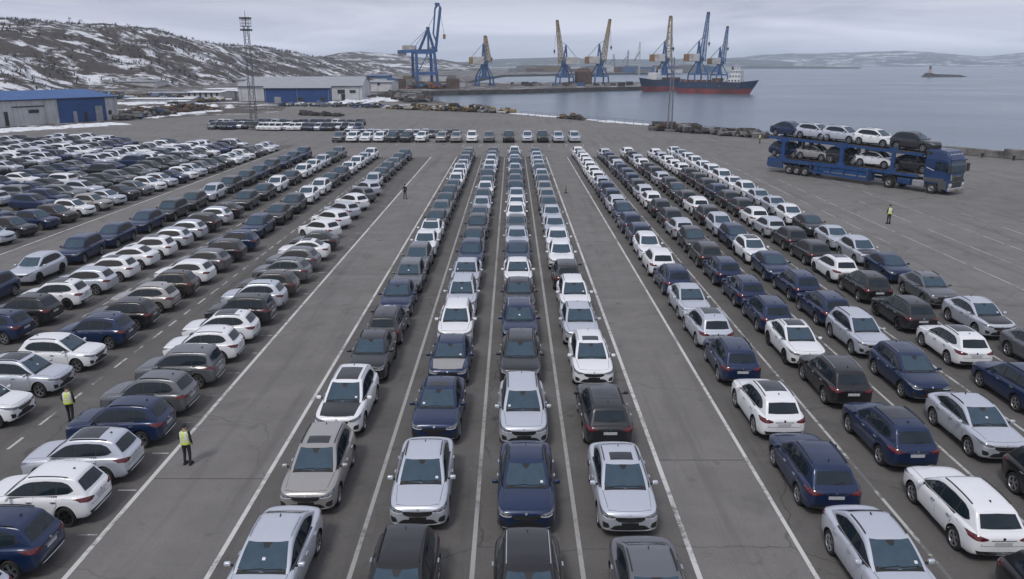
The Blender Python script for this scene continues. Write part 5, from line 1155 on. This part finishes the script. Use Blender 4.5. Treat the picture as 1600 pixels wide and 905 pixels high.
Lr += [(-15.2, 62.2 + k * 4.3, R(150 - k * 3), s, 'hatch') for k, s in enumerate('W W S W G S'.split())]
Lr += [(-15.4, 89 + k * 5.3, FWD, s, 'sedan' if k % 2 else 'hatch') for k, s in enumerate('S D D G D N'.split())]
row('first row left of central rows', Lr, 'cars in the rows left of centre', .945)
ys = [28.4, 31.3, 34.2, 37.1, 40.0, 42.9, 45.6, 48.6, 51.6, 54.6, 57.6]
Lr = perp_row(-20.4, -20.5, ys, 'We Spe We N K T B W G D N', LEFT)
Lr += [(-20.4, 63.5 + k * 5.3, FWD, s, 'sedan' if k % 2 else 'hatch') for k, s in enumerate('N D D W W D D W W S W'.split())]
row('second row left of central rows', Lr, 'cars in the rows left of centre', .945)
ys = [37.8, 40.6, 43.6, 46.6, 49.6, 52.6, 55.6, 58.6, 61.6, 64.6, 67.6, 70.6]
Lr = perp_row(-25.8, -25.8, ys, 'N D Wp S Wp Ws Wp S S D S D', LEFT)
Lr += [(-25.4, 76 + k * 5.3, FWD, s, 'sedan' if k % 2 else 'hatch') for k, s in enumerate('D D W D W W S D G'.split())]
row('third row left of central rows', Lr, 'cars in the rows left of centre', .945)
row('fourth row left of central rows', [(-30.4, 44.5 + k * 5.2, FWD, s, 'suv' if k % 3 == 2 else 'hatch') for k, s in enumerate('N S N N N D D S D D N D N N N'.split())], 'cars in the rows left of centre', .945)
ys = [60 + k * 2.95 for k in range(24)]
row('front row of the crowded left block', [(-39.9 + .02 * (y - 60), y, RIGHT + R(cr_.uniform(-3, 3)) - R(12), s, 'hatch' if cr_.random() < .6 else 'sedan') for y, s in zip(ys, 'S D N B Wp T S D G W S N W S G D D W S W D G W S'.split())], 'front row of the left block')
far = [(531, 'G'), (552, 'W'), (573, 'W'), (594, 'W'), (615, 'D'), (636, 'D'), (659, 'W'), (691, 'T'), (713, 'T'), (737, 'W'), (764, 'G'), (795, 'K'), (824, 'S'), (848, 'D'), (872, 'S'), (897, 'S')]
row('short row across the far end, counted from the left'.replace(', counted from the left', ''), [(at(x, 222).x, 143.5, FWD + R(-6 if x < 700 else 0), c, 'suv' if i % 2 else 'hatch') for i, (x, c) in enumerate(far)], 'cars across the far end', 1.1)
for o in [o for o in C.objects if o.get('group') == 'cars across the far end']: o['label'] = o['label'].replace('from the near end, short row', 'from the left, short row')

# the rest of the crowd: one joined object
def lite(kind):
    (V, F), (V2, F2) = car_shell(kind, 13, 10); bm = bmesh.new()
    for vv, ff in ((V, F), (V2, F2)):
        q = [bm.verts.new(v) for v in vv]
        for f in ff:
            try: bm.faces.new([q[i] for i in f])
            except ValueError: pass
    bmesh.ops.recalc_face_normals(bm, faces=bm.faces); bvh = BVHTree.FromBMesh(bm); bm.verts.index_update()
    mb = MB().add([v.co for v in bm.verts], [tuple(v.index for v in f.verts) for f in bm.faces], 0, True); bm.free()
    a, b, c, d, y0, y1 = WS[kind]; patch(mb, bvh, [(b, -y0), (a, 0), (b, y0)], [(c, -y1), (d, 0), (c, y1)], 'Z', 5, 3, .02, .03, 8)
    z0, z1, h0, h1 = RW[kind]
    if kind == 'sedan': patch(mb, bvh, [(-1.69, -h0), (-1.69, h0)], [(-1.10, -h1), (-1.10, h1)], 'Z', 4, 3, .02, .03, 8)
    else: patch(mb, bvh, [(-h0, z0), (h0, z0)], [(-h1, z1), (h1, z1)], 'B', 4, 3, .02, .03, 8)
    lo, up = band(kind, BAND[kind][0][0][0], BAND[kind][0][-1][0], 0, 9)
    for sd in 'LR':
        patch(mb, bvh, lo, up, sd, 9, 3, .015, .03, 8); f = (lambda p: p) if sd == 'L' else mirror_y
        patch(mb, bvh, f([(.44, .71), (.872, .78)]), f([(.44, .765), (.885, .90)]), 'F', 3, 2, .015, .03, 9); patch(mb, bvh, f([(.47, .86), (.872, .88)]), f([(.47, .92), (.884, .97)]), 'B', 3, 2, .015, .03, 10)
    patch(mb, bvh, [(-.45, .6), (.45, .6)], [(-.44, .75), (.44, .75)], 'F', 3, 2, .015, .03, 11)
    for x in WX:
        for s in (1, -1): mb.tube((x, s * .70, .34), (x, s * .935, .34), .345, n=12, mi=11)
    return mb
LT = {k: lite(k) for k in ('hatch', 'sedan', 'suv')}; CK = list(PAINT)
crowd = MB()
def crowd_car(X, Y, h, c, kind):
    s = LT[kind]; M = Matrix.Translation((X, Y, 0)) @ Matrix.Rotation(h, 4, 'Z') @ Matrix.Scale(.93, 4); o = len(crowd.v); ci = CK.index(c)
    crowd.v += [tuple(M @ Vector(v)) for v in s.v]; crowd.f += [tuple(i + o for i in f) for f in s.f]; crowd.m += [ci if m == 0 else m for m in s.m]; crowd.sm += s.sm
PAL = ['W', 'W', 'S', 'S', 'S', 'S', 'G', 'G', 'D', 'N', 'N', 'K']
for X, y0, y1, hd in ((-45.4, 66, 134, RIGHT), (-50.8, 74, 134, LEFT), (-56.0, 82, 134, RIGHT), (-64.5, 96, 137, RIGHT), (-69.8, 103, 140, LEFT), (-75.0, 108, 144, RIGHT), (-80.4, 114, 146, LEFT), (-85.6, 120, 143, RIGHT), (-91, 126, 140, LEFT)):
    y = y0
    while y < y1:
        if cr_.random() > .03: crowd_car(X + cr_.uniform(-.3, .3), y, hd + R(cr_.uniform(-4, 4)) - R(10), cr_.choice(PAL), cr_.choice(['hatch', 'hatch', 'sedan', 'suv']))
        y += cr_.uniform(2.75, 3.25)
for k in range(24):
    c = 'W' if 7 <= k <= 17 and cr_.random() < .7 else cr_.choice(['D', 'K', 'G', 'S', 'D', 'N']); crowd_car(at(325 + k * 10.2, 204).x, 169.5 + cr_.uniform(-1, 1) + (3 if k < 8 else 0), FWD + R(cr_.uniform(-12, 4)), c, cr_.choice(['hatch', 'suv']))
for k in range(20): crowd_car(at(330 + k * 12, 198).x, 180 + cr_.uniform(-1, 3), FWD + R(cr_.uniform(-14, 6)), cr_.choice(['D', 'K', 'G', 'D', 'S', 'N', 'W']), 'hatch')
for k in range(15): crowd_car(at(545 + k * 12, 214).x, 152 + cr_.uniform(-1, 1), FWD + R(cr_.uniform(-8, 4)), cr_.choice(['D', 'W', 'G', 'S', 'S']), 'hatch')
tag(crowd.build('parked_cars', [PAINT[k] for k in CK] + [GLASS, HEADLENS, REDLENS, PLASTIC]), 'crowd of cars parked deep in the left block and beyond the yard', 'cars', kind='stuff')

# ------------------------------------------------------------------ haze
hz, nt, bs = new_mat('haze_air'); nt.nodes.remove(bs); pv = node(nt, 'ShaderNodeVolumePrincipled'); pv.inputs['Color'].default_value = (.80, .90, 1.0, 1); pv.inputs['Density'].default_value = HAZE; pv.inputs['Anisotropy'].default_value = 0.0
nt.links.new(pv.outputs[0], nt.nodes['Material Output'].inputs['Volume'])
zt = 124.0
o = MB().box((1000, 4300, (zt - 8.5) / 2), (19000, 10600, zt + 8.5)).build('haze', hz); tag(o, 'thin pale winter haze over the harbour', 'haze', kind='stuff')
